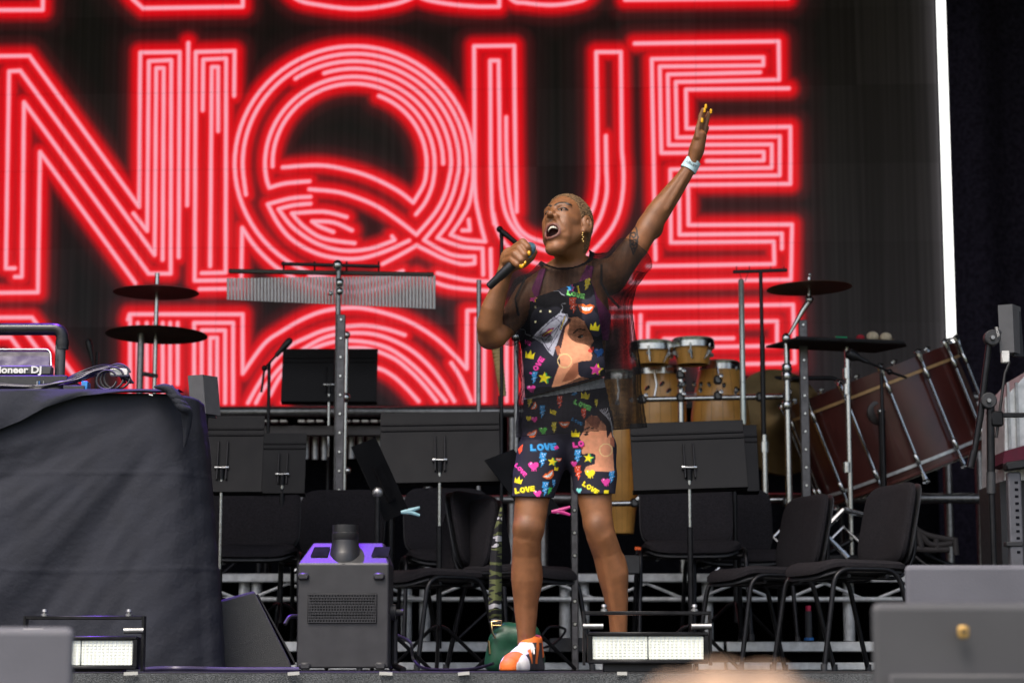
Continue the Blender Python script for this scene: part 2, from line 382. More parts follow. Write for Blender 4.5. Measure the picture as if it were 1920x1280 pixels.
for ic in range(ncol):
    for ir in range(nrow):
        xs = sx1-(ncol-ic)*CW/kx+ss*(CW-.0015)/kx; zs = zbot+ir*CW+ss*(CW-.0015)
        X, Z = np.meshgrid(xs, zs); Y = A+B*X
        V = np.stack([X.ravel(), Y.ravel(), Z.ravel()], 1); q = topx(V)
        x0, y0 = q.min(0); x1, y1 = q.max(0)
        d = np.full(len(q), 80.0)
        for a, c in SEG:
            if max(a[0], c[0]) < x0-75 or min(a[0], c[0]) > x1+75 or max(a[1], c[1]) < y0-75 or min(a[1], c[1]) > y1+75: continue
            ab = c-a; L2 = ab@ab+1e-9; t = np.clip(((q-a)@ab)/L2, 0, 1); e = q-a-t[:, None]*ab
            d = np.minimum(d, np.sqrt((e**2).sum(1)))
        C = led_colour(d)
        n1 = NC+1
        idx = np.arange(n1*n1).reshape(n1, n1)
        Fq = np.stack([idx[:-1, :-1], idx[:-1, 1:], idx[1:, 1:], idx[1:, :-1]], -1).reshape(-1, 4)
        me = bpy.data.meshes.new('led_panel'); me.from_pydata((V-np.array(scr.location)).tolist(), [], Fq.tolist())
        ca = me.color_attributes.new('Col', 'FLOAT_COLOR', 'POINT'); ca.data.foreach_set('color', np.c_[C, np.ones(len(C))].astype(np.float32).ravel())
        me.materials.append(M_led); o = bpy.data.objects.new('led_panel', me); col.objects.link(o); o.parent = scr
fr = MB(); cx = sx1-ncol*CW/kx/2
fr.prism([(sx1-ncol*CW/kx, A+B*(sx1-ncol*CW/kx)+.012, zbot-.03), (sx1+.0, A+B*sx1+.012, zbot-.03), (sx1, A+B*sx1+.012, zbot+nrow*CW), (sx1-ncol*CW/kx, A+B*(sx1-ncol*CW/kx)+.012, zbot+nrow*CW)], (0, .12, 0))
fr.build('cabinet_backs', mat('cabinet', (.03, .03, .032), .6), scr)
# white light strip at the right edge of the wall
pw = .068
sA = SCR(1784, 640); ls = MB(); ls.box((sx1+.012+pw/2, A+B*sx1-.03, (SCR(1784, 790).z+5.6)/2), (pw, .05, 5.6-SCR(1784, 790).z), bev=.004)
ls = ls.solo('light_strip', emis('white_led', (1, 1, .98), 1.15), 'tall white glowing strip along the right edge of the screen', 'light strip')

# ------------------------------------------------------------------ signed-distance sculpting (numpy) and surface nets
class Field:
    def __init__(s, lo, hi, h):
        s.lo = np.array(lo, float); s.h = h; s.n = np.ceil((np.array(hi)-s.lo)/h).astype(int)+1
        s.V = np.full(s.n, .2, np.float32)
        s.ax = [s.lo[i]+h*np.arange(s.n[i]) for i in range(3)]
    def sub(s, lo, hi):
        a = np.clip(np.floor((np.array(lo)-s.lo)/s.h).astype(int), 0, s.n); b = np.clip(np.ceil((np.array(hi)-s.lo)/s.h).astype(int)+1, 0, s.n)
        if (b <= a).any(): return None, None
        S = tuple(slice(a[i], b[i]) for i in range(3))
        return S, (s.ax[0][S[0]][:, None, None], s.ax[1][S[1]][None, :, None], s.ax[2][S[2]][None, None, :])
    def op(s, S, d, k, op):
        v = s.V[S]
        if op == 'u':
            h = np.maximum(k-np.abs(v-d), 0)/k if k > 0 else 0
            s.V[S] = np.minimum(v, d)-h*h*k*.25
        else:
            d = -d; h = np.maximum(k-np.abs(v-d), 0)/k if k > 0 else 0
            s.V[S] = np.maximum(v, d)+h*h*k*.25
    def cone(s, a, b, ra, rb, k=.02, sy=1.0, op='u'):
        a = np.array(a, float); b = np.array(b, float); m = max(ra, rb)+k+.012
        S, G = s.sub(np.minimum(a, b)-m, np.maximum(a, b)+m)
        if S is None: return
        sc = np.array([1, 1/sy, 1]); aa = a*sc; ab = b*sc-aa; L2 = ab@ab+1e-12
        P = [G[0]-aa[0], G[1]/sy-aa[1], G[2]-aa[2]]
        t = np.clip((P[0]*ab[0]+P[1]*ab[1]+P[2]*ab[2])/L2, 0, 1)
        d = (np.sqrt((P[0]-t*ab[0])**2+(P[1]-t*ab[1])**2+(P[2]-t*ab[2])**2)-(ra+t*(rb-ra)))*min(1, sy)
        s.op(S, d, k, op)
    def chain(s, pts, k=.02, sy=1.0, op='u'):
        A = np.array([p[0] for p in pts]); m = max(p[1] for p in pts)+k+.012
        S, G = s.sub(A.min(0)-m, A.max(0)+m)
        if S is None: return
        D = None; sc = np.array([1, 1/sy, 1])
        for (a, ra), (b, rb) in zip(pts[:-1], pts[1:]):
            aa = np.array(a)*sc; ab = np.array(b)*sc-aa; L2 = ab@ab+1e-12; P = [G[0]-aa[0], G[1]/sy-aa[1], G[2]-aa[2]]
            t = np.clip((P[0]*ab[0]+P[1]*ab[1]+P[2]*ab[2])/L2, 0, 1); t = t*t*(3-2*t)*.35+t*.65
            t0 = np.clip((P[0]*ab[0]+P[1]*ab[1]+P[2]*ab[2])/L2, 0, 1)
            d = (np.sqrt((P[0]-t0*ab[0])**2+(P[1]-t0*ab[1])**2+(P[2]-t0*ab[2])**2)-(ra+t*(rb-ra)))*min(1, sy)
            D = d if D is None else np.minimum(D, d)
        s.op(S, D, k, op)
    def ell(s, c, r, M=None, k=.02, op='u'):
        c = np.array(c, float); r = np.array(r, float); m = r.max()+k+.012
        S, G = s.sub(c-m, c+m)
        if S is None: return
        P = [G[i]-c[i] for i in range(3)]
        if M is not None:
            M = np.array(M); P = [P[0]*M[0, i]+P[1]*M[1, i]+P[2]*M[2, i] for i in range(3)]
        k0 = np.sqrt((P[0]/r[0])**2+(P[1]/r[1])**2+(P[2]/r[2])**2); k1 = np.sqrt((P[0]/r[0]**2)**2+(P[1]/r[1]**2)**2+(P[2]/r[2]**2)**2)+1e-6
        s.op(S, k0*(k0-1)/k1, k, op)
    def full(s):
        return (s.ax[0][:, None, None], s.ax[1][None, :, None], s.ax[2][None, None, :])
    def nets(s):
        V = s.V; Sg = V < 0; nx, ny, nz = V.shape
        c = np.zeros((nx-1, ny-1, nz-1), np.uint8)
        cor = [(i, j, k) for i in (0, 1) for j in (0, 1) for k in (0, 1)]
        for i, j, k in cor: c += Sg[i:nx-1+i, j:ny-1+j, k:nz-1+k]
        act = (c > 0) & (c < 8); idx = np.argwhere(act); ids = np.full(act.shape, -1, np.int32); ids[act] = np.arange(len(idx))
        pos = np.zeros((len(idx), 3)); cnt = np.zeros(len(idx))
        val = {q: V[idx[:, 0]+q[0], idx[:, 1]+q[1], idx[:, 2]+q[2]] for q in cor}
        for a in cor:
            for ax in range(3):
                if a[ax]: continue
                b = list(a); b[ax] = 1; b = tuple(b); va, vb = val[a], val[b]; m = (va < 0) != (vb < 0)
                t = np.where(m, va/np.where(va == vb, 1, va-vb), 0); p = np.tile(np.array(a, float), (len(idx), 1)); p[:, ax] += t
                pos += np.where(m[:, None], p, 0); cnt += m
        verts = s.lo+s.h*(idx+pos/cnt[:, None]); quads = []
        for ax in range(3):
            o1, o2 = (ax+1) % 3, (ax+2) % 3
            sl0 = [slice(None)]*3; sl1 = [slice(None)]*3; sl0[ax] = slice(0, -1); sl1[ax] = slice(1, None)
            e = np.argwhere(Sg[tuple(sl0)] != Sg[tuple(sl1)]); e = e[(e[:, o1] > 0) & (e[:, o2] > 0) & (e[:, o1] < V.shape[o1]-1) & (e[:, o2] < V.shape[o2]-1)]
            def cell(d1, d2):
                q = e.copy(); q[:, o1] += d1; q[:, o2] += d2; return ids[q[:, 0], q[:, 1], q[:, 2]]
            Q = np.stack([cell(-1, -1), cell(0, -1), cell(0, 0), cell(-1, 0)], 1)
            inside = Sg[e[:, 0], e[:, 1], e[:, 2]]; Q[~inside] = Q[~inside][:, ::-1]; quads.append(Q)
        return verts, np.concatenate(quads)
def relax(V, Q, it=2, lam=.5):
    e = np.concatenate([Q[:, [0, 1]], Q[:, [1, 2]], Q[:, [2, 3]], Q[:, [3, 0]]]); e = np.concatenate([e, e[:, ::-1]])
    n = np.bincount(e[:, 0], minlength=len(V))[:, None]+1e-9
    for _ in range(it):
        a = np.stack([np.bincount(e[:, 0], weights=V[e[:, 1], i], minlength=len(V)) for i in range(3)], 1)/n
        V = V+(a-V)*lam
    return V
def np_obj(name, V, Q, m, parent, C=None, extra=None):
    off = np.array(chain_loc(parent)); me = bpy.data.meshes.new(name)
    me.vertices.add(len(V)); me.vertices.foreach_set('co', (V-off).astype(np.float32).ravel())
    k = Q.shape[1]; me.loops.add(len(Q)*k); me.loops.foreach_set('vertex_index', Q.astype(np.int32).ravel())
    me.polygons.add(len(Q)); me.polygons.foreach_set('loop_start', np.arange(0, len(Q)*k, k, dtype=np.int32))
    me.update(calc_edges=True); me.validate()
    if C is not None:
        ca = me.color_attributes.new('Col', 'FLOAT_COLOR', 'POINT'); ca.data.foreach_set('color', np.c_[C, np.ones(len(C))].astype(np.float32).ravel())
    if extra is not None:
        ea = me.attributes.new('solid', 'FLOAT', 'POINT'); ea.data.foreach_set('value', extra.astype(np.float32))
    me.materials.append(m); me.shade_smooth(); o = bpy.data.objects.new(name, me); col.objects.link(o); o.parent = parent
    return o
def drop(V, Q, keep):
    """keep quads whose every vertex is kept"""
    Q = Q[keep[Q].all(1)]; u, inv = np.unique(Q, return_inverse=True); return u, inv.reshape(Q.shape)
def pip(q, poly):
    poly = np.asarray(poly, float); x, y = q[:, 0], q[:, 1]; ins = np.zeros(len(q), bool); n = len(poly)
    for i in range(n):
        x0, y0 = poly[i]; x1, y1 = poly[i-1]
        if y0 == y1: continue
        c = ((y0 > y) != (y1 > y)) & (x < (x1-x0)*(y-y0)/(y1-y0)+x0); ins ^= c
    return ins
def segd(q, pts):
    d = np.full(len(q), 1e9)
    for a, b in zip(pts[:-1], pts[1:]):
        a = np.array(a, float); ab = np.array(b, float)-a; t = np.clip(((q-a)@ab)/(ab@ab+1e-9), 0, 1); e = q-a-t[:, None]*ab
        d = np.minimum(d, np.sqrt((e**2).sum(1)))
    return d
def polyd(x, z, poly):
    """signed distance to polygon (negative inside) for flat arrays of pixel coordinates"""
    q = np.stack([x, z], 1); d = segd(q, list(poly)+[poly[0]]); return np.where(pip(q, poly), -d, d)

# ------------------------------------------------------------------ the singer
PD = 7.5
def U(px, py, D=PD): return np.array(W(px, py, D))
K = mpp(PD)
def C_(pts): return [(U(p[0], p[1], p[2]), p[3]*K) for p in pts]
person = thing('person', 'singer in black mesh shirt and colourful printed shorts with one arm raised', 'person', (W(1065, 1252, PD).x, PD, 0))
HC = U(1060, 424.5, 7.46)                       # head centre and axes (local x: own left, y: face, z: crown)
def rot3(yaw, pitch, roll):
    cy, sy, cp, sp, cr_, sr = math.cos(yaw), math.sin(yaw), math.cos(pitch), math.sin(pitch), math.cos(roll), math.sin(roll)
    return np.array([[cy, -sy, 0], [sy, cy, 0], [0, 0, 1]])@np.array([[1, 0, 0], [0, cp, -sp], [0, sp, cp]])@np.array([[cr_, 0, sr], [0, 1, 0], [-sr, 0, cr_]])
HM = np.stack([np.array((1., 0, 0)), -np.array(FW), np.array(UP)], 1)@rot3(.6228, .4676, -.2063); HS = 1.03
def H(x, y, z): return HC+HM@(np.array((x, y, z))*HS)

LEG_R = [(1020, 845, 7.5, 43), (1007, 888, 7.49, 38), (998, 935, 7.47, 31.5), (991, 990, 7.45, 28), (988, 1012, 7.455, 26), (987, 1040, 7.475, 26.5), (987, 1085, 7.49, 28), (986, 1137, 7.505, 22), (987, 1194, 7.51, 16.5), (987, 1226, 7.51, 16)]
LEG_L = [(1106, 845, 7.5, 44), (1114, 888, 7.49, 36), (1115, 935, 7.475, 31), (1121, 980, 7.46, 26.5), (1127, 1005, 7.46, 27), (1138, 1036, 7.485, 26.5), (1149, 1077, 7.5, 27.5), (1155, 1119, 7.51, 22.5), (1159, 1153, 7.515, 17.5), (1160, 1195, 7.52, 15.5), (1160, 1228, 7.52, 15.5)]
TORSO = [(1064, 792, 7.52, 82), (1062, 760, 7.52, 76), (1060, 710, 7.52, 68), (1060, 640, 7.52, 76), (1062, 580, 7.52, 80), (1068, 545, 7.53, 66)]
def body_prims(f, grow=0.0, arms=True):
    g = grow
    f.chain([(p, r+g) for p, r in C_(TORSO)], .04, .62)
    f.cone(U(1003, 547, 7.52), U(1135, 520, 7.54), .045+g, .050+g, .04)
    f.cone(U(1030, 600, 7.455), U(1030, 601, 7.455), .052+g, .052+g, .04); f.cone(U(1098, 596, 7.46), U(1098, 597, 7.46), .052+g, .052+g, .04)
    f.cone(U(1030, 828, 7.58), U(1030, 829, 7.58), .08+g, .08+g, .03); f.cone(U(1098, 828, 7.58), U(1098, 829, 7.58), .08+g, .08+g, .03)
    for L in (LEG_R, LEG_L): f.chain([(p, r+g) for p, r in C_(L)[:4]], .012)
UPARM_R = [(990, 556, 7.51, 28), (965, 592, 7.44, 24), (930, 630, 7.37, 21)]
UPARM_L = [(1145, 522, 7.55, 30), (1172, 487, 7.6, 26), (1205, 443, 7.66, 23), (1218, 424, 7.68, 22)]
f = Field((U(880, 700)[0], 7.12, -.005), (U(1350, 700)[0], 7.86, U(1000, 185)[2]+.01), .003)
body_prims(f)
for L in (LEG_R, LEG_L): f.chain(C_(L)[3:], .012)
for kx_, ky, D in ((985, 988, 7.405), (1118, 990, 7.41)):     # kneecaps
    f.ell(U(kx_, ky, D+.022), (.026, .024, .032), k=.018)
for cx_, cy_, D in ((995, 1075, 7.53), (1150, 1065, 7.545)): f.ell(U(cx_, cy_, D), (.04, .045, .09), k=.03)
f.cone(U(987, 1228, 7.51), U(975, 1243, 7.46), .028, .026, .02); f.cone(U(1160, 1230, 7.52), U(1168, 1243, 7.46), .028, .026, .02)
# arms
f.chain(C_(UPARM_R), .02)
f.chain(C_([(925, 630, 7.365, 21), (917, 612, 7.35, 23), (923, 580, 7.33, 21), (935, 545, 7.315, 16.5), (946, 512, 7.305, 13.5)]), .015)
f.ell(U(913, 636, 7.385), (.03, .032, .03), k=.03)
f.chain(C_(UPARM_L), .02)
f.chain(C_([(1216, 424, 7.68, 22), (1233, 399, 7.685, 23), (1258, 365, 7.69, 19), (1280, 335, 7.69, 14.5), (1297, 308, 7.69, 12.5)]), .015)
f.ell(U(1226, 432, 7.70), (.026, .026, .026), k=.03)
for px_, py_, D_, r_ in ((1012, 958, 7.455, (.018, .018, .034)), (978, 960, 7.46, (.016, .018, .036)), (1104, 955, 7.46, (.016, .018, .034)), (1134, 952, 7.465, (.017, .018, .036)), (1000, 1078, 7.49, (.020, .03, .06)), (973, 1070, 7.50, (.018, .028, .05)), (1134, 1062, 7.50, (.018, .028, .055)), (1164, 1072, 7.505, (.020, .03, .06))):
    f.ell(U(px_, py_, D_), r_, k=.018)
f.cone(U(986, 1016, 7.432), U(984, 1185, 7.487), .012, .010, .018); f.cone(U(1130, 1014, 7.435), U(1158, 1185, 7.495), .012, .010, .018)
f.cone(U(982, 1210, 7.525), U(984, 1130, 7.53), .008, .012, .012); f.ell(U(1001, 1222, 7.51), (.010, .014, .014), k=.008); f.ell(U(972, 1224, 7.51), (.009, .013, .013), k=.008)
f.cone(U(930, 560, 7.30), U(944, 516, 7.292), .006, .005, .010); f.cone(U(1250, 392, 7.655), U(1290, 322, 7.668), .007, .005, .012); f.cone(U(1240, 380, 7.66), U(1284, 318, 7.67), .006, .005, .012)
f.ell(U(1178, 470, 7.585), (.030, .026, .040), k=.02); f.ell(U(1200, 462, 7.64), (.026, .026, .03), k=.02)
# neck
f.cone(U(1070, 522, 7.535), H(.002, -.034, -.05), .049, .043, .018)
f.cone(U(1072, 516, 7.54), U(1018, 540, 7.53), .05, .035, .05); f.cone(U(1075, 512, 7.545), U(1130, 516, 7.55), .05, .04, .05)
f.cone(U(1088, 500, 7.5), H(.052, -.03, -.03), .014, .016, .02); f.cone(U(1056, 508, 7.50), H(-.03, .0, -.09), .010, .014, .02)
f.cone(U(1050, 522, 7.478), U(1005, 530, 7.48), .010, .010, .02); f.cone(U(1084, 518, 7.48), U(1125, 510, 7.495), .010, .010, .02)
# head
def hell(c, r, k=.02, op='u', M=None): f.ell(H(*c), np.array(r)*HS, HM if M is None else HM@np.array(M), k, op)
def hcap(a, b, ra, rb, k=.012, op='u'): f.cone(H(*a), H(*b), ra*HS, rb*HS, k, 1, op)
hell((0, -.018, .036), (.073, .094, .084)); hell((0, .026, -.010), (.062, .062, .086), .025)
for s_ in (-1, 1):
    hcap((s_*.046, -.002, -.040), (s_*.019, .048, -.112), .022, .018, .025)
    hcap((s_*.036, .056, -.012), (s_*.05, .03, -.008), .0185, .014, .014)
    hcap((s_*.034, .058, -.04), (s_*.036, .05, -.075), .014, .014, .02)
    hcap((s_*.012, .0765, .036), (s_*.044, .062, .040), .0105, .009, .012)
hcap((-.008, .060, -.124), (.008, .060, -.124), .019, .019, .02); hcap((0, .045, -.118), (0, -.02, -.085), .016, .026, .025)
for s_ in (-1, 1): hell((s_*.031, .089, .0185), (.0155, .016, .0095), .01, 'c')
for s_ in (-1, 1):
    hell((s_*.031, .0675, .0165), (.0150, .0140, .0135), .004); hell((s_*.0315, .088, .0145), (.0115, .0105, .0034), .0015, 'c')
hcap((0, .076, .028), (0, .0985, -.003), .0075, .0095, .012); hell((0, .1005, -.009), (.0128, .0115, .0105), .008)
for s_ in (-1, 1): hell((s_*.0160, .0895, -.0155), (.0105, .0110, .0090), .006)
for s_ in (-1, 1): hell((s_*.0092, .0970, -.0235), (.0062, .0068, .0068), .002, 'c')
hell((0, .066, -.072), (.033, .03, .036), .015)
mo = [(.0285*math.cos(t), .079+.011*math.cos(t)**2*-1+.006, -.069+.0275*math.sin(t)) for t in np.linspace(0, 2*math.pi, 25)]
hell((0, .088, -.069), (.0260, .040, .0250), .004, 'c')
for a_, b_ in zip(mo[:-1], mo[1:]):
    hcap(a_, b_, .0046, .0046, .004)
for s_ in (-1, 1):                              # folds beside the mouth, ears
    hcap((s_*.017, .088, -.024), (s_*.037, .067, -.062), .0062, .0062, .009)
    hell((s_*.079, -.016, -.002), (.011, .0225, .034), .006, 'u', rot3(s_*.35, -.2, 0))
    hell((s_*.091, -.011, .004), (.010, .012, .020), .003, 'c', rot3(s_*.35, -.2, 0)); hell((s_*.086, -.010, .000), (.004, .005, .012), .003, 'u', rot3(s_*.35, -.2, 0))
    hell((s_*.074, -.006, -.033), (.008, .009, .010), .006)
# raised hand, seen nearly edge-on
f.chain(C_([(1299, 304, 7.69, 12), (1306, 282, 7.685, 15), (1313, 255, 7.675, 12.5)]), .012, 1.35)
FING_L = [[(1316, 256, 7.72, 6.6), (1322, 236, 7.725, 5.8), (1326, 222, 7.725, 5.2), (1330.5, 208, 7.72, 4.4)],
          [(1313, 252, 7.695, 6.6), (1315, 228, 7.70, 5.8), (1317, 212, 7.70, 5.2), (1321, 199, 7.695, 4.4)],
          [(1311, 252, 7.672, 6.4), (1312, 232, 7.675, 5.6), (1314, 218, 7.675, 5), (1318.5, 206, 7.67, 4.3)],
          [(1308, 258, 7.652, 6), (1308, 243, 7.652, 5.2), (1310, 234, 7.652, 4.6), (1314, 225, 7.648, 4)]]
for c_ in FING_L: f.chain(C_(c_), .004)
f.chain(C_([(1304, 290, 7.715, 8), (1312, 268, 7.745, 7), (1320, 250, 7.75, 6), (1325, 240, 7.745, 5)]), .006)
# hand round the microphone
f.ell(U(957, 487, 7.30), (.036, .030, .034), k=.012); f.cone(U(947, 508, 7.305), U(958, 480, 7.30), .024, .032, .012)
FING_R = [[(966, 466, 7.275, 8.5), (980, 455, 7.245, 8), (989, 464, 7.225, 7), (991.5, 475, 7.232, 5.8)],
          [(960, 474, 7.27, 8.5), (974, 466, 7.235, 8.2), (983, 478, 7.215, 7.2), (983.5, 491, 7.225, 5.8)],
          [(954, 482, 7.27, 8.2), (966, 477, 7.23, 8), (977, 488, 7.212, 7), (979.5, 497.5, 7.222, 5.6)],
          [(949, 491, 7.272, 7.6), (960, 487, 7.235, 7.2), (970, 496, 7.215, 6.4), (975, 500, 7.225, 5.2)]]
for c_ in FING_R: f.chain(C_(c_), .0045)
f.chain(C_([(962, 500, 7.30, 9), (982, 494, 7.305, 8), (996, 482, 7.30, 7), (1002, 472, 7.295, 5.8)]), .006)
V, Q = f.nets(); del f
V = relax(V, Q, 1, .4)
# skin colours: lips, inside of the mouth, brows, tattoo (pigment only)
skin = np.array((.222, .091, .036)); C = np.tile(skin, (len(V), 1))
q = topx(V); hl = (V-HC)@HM/HS
for kx_, ky in ((988, 990), (1120, 988), (1227, 430), (914, 638)):
    dd = np.hypot(q[:, 0]-kx_, q[:, 1]-ky); C *= (1-.38*np.exp(-(dd/17)**2))[:, None]
hd = (np.abs(hl) < .16).all(1)
md = segd(np.c_[hl[:, 0], hl[:, 2]], [(m_[0], m_[2]) for m_ in mo])
lip = hd & (md < .0062) & (hl[:, 1] > .055); C[lip] = (.15, .052, .036)
cav = hd & ((hl[:, 0]/.0262)**2+((hl[:, 2]+.069)/.0252)**2 < .82) & (hl[:, 1] > .02) & (hl[:, 1] < .0855); C[cav] = (.045, .010, .009)
for s_ in (-1, 1):
    bd = segd(np.c_[hl[:, 0], hl[:, 2]], [(s_*.008, .034), (s_*.022, .0435), (s_*.036, .0455), (s_*.051, .038)])
    C[hd & (bd < .0041) & (hl[:, 1] > .04)] = (.026, .015, .010)
    ed = segd(np.c_[hl[:, 0], hl[:, 2]], [(s_*.018, .0175), (s_*.031, .0235), (s_*.046, .017)])
    C[hd & (ed < .0030) & (hl[:, 1] > .04)] = (.012, .008, .007)
    ed = segd(np.c_[hl[:, 0], hl[:, 2]], [(s_*.019, .0125), (s_*.031, .0095), (s_*.045, .0135)]); C[hd & (ed < .0013) & (hl[:, 1] > .04)] = (.05, .022, .014)
tat = [[(1184, 428), (1181, 445), (1182, 462), (1188, 477)], [(1186, 420), (1193, 428), (1196, 445), (1194, 462), (1187, 474)],
       [(1184, 437), (1190, 436), (1192, 442), (1188, 446), (1185, 443)], [(1184, 452), (1191, 449), (1194, 455), (1189, 461), (1185, 458), (1188, 455)], [(1184, 466), (1190, 465), (1190, 472)]]
for t_ in tat: C[(segd(q, t_) < 1.5) & (V[:, 1] < 7.66)] = (.022, .020, .020)
M_skin = mat('skin', skin, .45, 0, var=.13, scale=38, bump=.2, bscale=330, spec=.42, attr='Col')
M_skin.node_tree.nodes['Principled BSDF'].inputs['Subsurface Weight'].default_value = .08
M_skin.node_tree.nodes['Principled BSDF'].inputs['Subsurface Radius'].default_value = (.01, .004, .002)
np_obj('body', V, Q, M_skin, person, C)
# eyes, teeth, tongue
for s_ in (-1, 1):
    e_ = MB().ball(H(s_*.031, .0668, .0160), .0122*HS, 16).build('eye', mat('eye_white', (.38, .33, .29), .3, var=.05), person)
    d_ = HM@np.array((-.25, .95, .05)); d_ = Vector(d_).normalized()
    MB().lathe(Vector(H(s_*.031, .0668, .0160))+d_*.0116*HS, d_, [(0, .0062), (.0012, .0055), (.0019, .0025), (.002, .0001)], 16).build('iris', mat('iris', (.01, .006, .004), .15, var=.1), e_)
tm = MB()
for i in range(9):
    a_ = R(-62+15.5*i); x_, y_ = .0235*math.sin(a_), .0610+.0215*math.cos(a_)
    tm.box(H(x_, y_, -.0495-.0012*abs(i-4)), (.0062*HS, .0045*HS, .0112*HS), Matrix(HM.tolist())@Matrix.Rotation(-a_, 3, 'Z'), bev=.0015)
tm.build('upper_teeth', mat('teeth', (.72, .66, .55), .25, var=.08), person)
tl = MB().ball((0, 0, 0), (.016, .02, .008), 14); 
for v_ in tl.v: v_.xyz = Vector(H(v_.x, v_.y+.052, v_.z-.087))
tl.build('tongue', mat('tongue', (.22, .06, .05), .35, var=.1), person)
# nails
M_nail = mat('yellow_nails', (.85, .42, .01), .25, var=.05)
for i_, c_ in enumerate(FING_L):
    p_ = c_[-1]; a_ = U(p_[0]+2.2, p_[1]+5, p_[2]-.003); b_ = U(p_[0]+2.6, p_[1]-3.5, p_[2]-.005); MB().tube([a_, (Vector(a_)+Vector(b_))/2, b_], [.0048, .0058, .0040], 10).build('fingernail', M_nail, person)
for (px_, py_, D_, dx, dy) in ((992, 475, 7.218, 0, 1), (984, 493, 7.212, .4, -.9), (979.5, 498.5, 7.209, .4, -.9), (975, 498, 7.212, .1, 1)):
    MB().tube([U(px_-dx*3.2, py_-dy*3.6, D_), U(px_, py_, D_-.002), U(px_+dx*3.2, py_+dy*3.6, D_)], [.0046, .0056, .0036], 10).build('fingernail', M_nail, person)
# cropped hair
f = Field(H(0, -.02, .03)-.16, H(0, -.02, .03)+.16, .0022)
f.ell(H(0, -.020, .036), np.array((.0790, .0990, .0900))*HS, HM, .01); f.ell(H(0, -.055, -.035), np.array((.058, .058, .07))*HS, HM, .03)
G = f.full(); P = [G[i]-HC[i] for i in range(3)]
L = [(P[0]*HM[0, i]+P[1]*HM[1, i]+P[2]*HM[2, i])/HS for i in range(3)]
nz_ = np.sin(L[0]*470+2*np.sin(L[2]*210))*np.sin(L[1]*480+2*np.sin(L[0]*190))*np.sin(L[2]*450+1.5*np.sin(L[1]*230))
f.V += (-.0042*nz_).astype(np.float32)
zmin = np.where(L[1] > .008, .004+(L[1]-.008)*2.1, .004+(L[1]-.012)*1.15)+.004*np.sin(L[0]*140)+.10*np.maximum(np.abs(L[0])-.05, 0)
f.V = np.maximum(f.V, (zmin-L[2]).astype(np.float32)*.8)
for s_ in (-1, 1): f.ell(H(s_*.08, -.014, -.004), np.array((.03, .026, .036))*HS, HM, .004, 'c')
V, Q = f.nets(); del f, G, P, L, nz_, zmin
t_ = np.clip(.5+.9*np.sin(V[:, 0]*620)*np.sin(V[:, 1]*590+1)*np.sin(V[:, 2]*640), 0, 1)
C = np.array((.050, .024, .010))*(1-t_[:, None])+np.array((.30, .165, .065))*t_[:, None]
np_obj('hair', V, Q, mat('cropped_hair', (.2, .12, .05), .7, var=.35, scale=350, bump=.6, bscale=700, attr='Col'), person, C)

# ---- printed cotton: flat pictures as polygons, in the coordinates of a 2.783x enlargement of the clothes
def cv(p): return (860+p[0]/2.783, 500+p[1]/2.783)
PAINT = []
def shp(poly, c, raw=False): PAINT.append(([p if raw else cv(p) for p in poly], s2l(c)))
def tr(pts, x, y, s, a): 
    c, t = math.cos(R(a)), math.sin(R(a)); return [(x+s*(p[0]*c-p[1]*t), y+s*(p[0]*t+p[1]*c)) for p in pts]
LET = {'L': [(0, 0), (.34, 0), (.34, .7), (.85, .7), (.85, 1), (0, 1)], 'V': [(0, 0), (.34, 0), (.5, .58), (.66, 0), (1, 0), (.68, 1), (.32, 1)],
       'E': [(0, 0), (.85, 0), (.85, .26), (.34, .26), (.34, .38), (.78, .38), (.78, .62), (.34, .62), (.34, .74), (.85, .74), (.85, 1), (0, 1)],
       'O': [(.5+.5*math.cos(t), .5+.52*math.sin(t)) for t in np.linspace(0, 2*math.pi, 17)[:-1]], 'o': [(.5+.2*math.cos(t), .5+.22*math.sin(t)) for t in np.linspace(0, 2*math.pi, 13)[:-1]]}
NAVY = (38, 37, 50)
def love(x, y, s, a, c, word='LOVE'):
    for off, cc in ((.14, tuple(v*.45 for v in c)), (0, c)):
        for i, ch in enumerate(word):
            def T(ps): return tr([(p[0]+i*.98+off, p[1]+off) for p in ps], x, y, s, a)
            shp(T(LET[ch]), cc)
            if ch == 'O': shp(T(LET['o']), NAVY if off == 0 else cc)
def heart(x, y, r, c, a=0):
    t = np.linspace(0, 2*math.pi, 25)[:-1]; shp(tr([(16*math.sin(u)**3/17, -(13*math.cos(u)-5*math.cos(2*u)-2*math.cos(3*u)-math.cos(4*u))/17) for u in t], x, y, r, a), c)
    shp(tr([(-.55, -.5), (-.3, -.6), (-.35, -.35), (-.55, -.2)], x, y, r, a), (255, 225, 240))
    for k in (-.4, 0, .35): shp(tr([(k, .4), (k+.22, .4), (k+.11, 1.05)], x, y, r, a), c)
def star(x, y, r, c, c2):
    def S(dx, rr): return [(x+dx+rr*(1 if i % 2 == 0 else .45)*math.sin(math.pi*i/5+.15), y-rr*(1 if i % 2 == 0 else .45)*math.cos(math.pi*i/5+.15)) for i in range(10)]
    shp(S(r*.25, r), c2); shp(S(0, r), c)
def bolt(x, y, h, a, c, dots=True):
    shp(tr([(-.22, -.5), (.2, -.5), (.1, -.12), (.26, -.12), (.02, .12), (.14, .14), (-.1, .5), (-.08, .18), (-.24, .16), (-.12, -.1), (-.26, -.1)], x, y, h, a), c)
    if dots:
        for px_, py_ in ((-.1, -.38), (.06, -.38), (-.02, -.24), (.02, 0), (-.08, .06), (-.02, .22)):
            shp(tr([(px_+.035*math.cos(t), py_+.035*math.sin(t)) for t in np.linspace(0, 6.28, 7)[:-1]], x, y, h, a), (235, 245, 250))
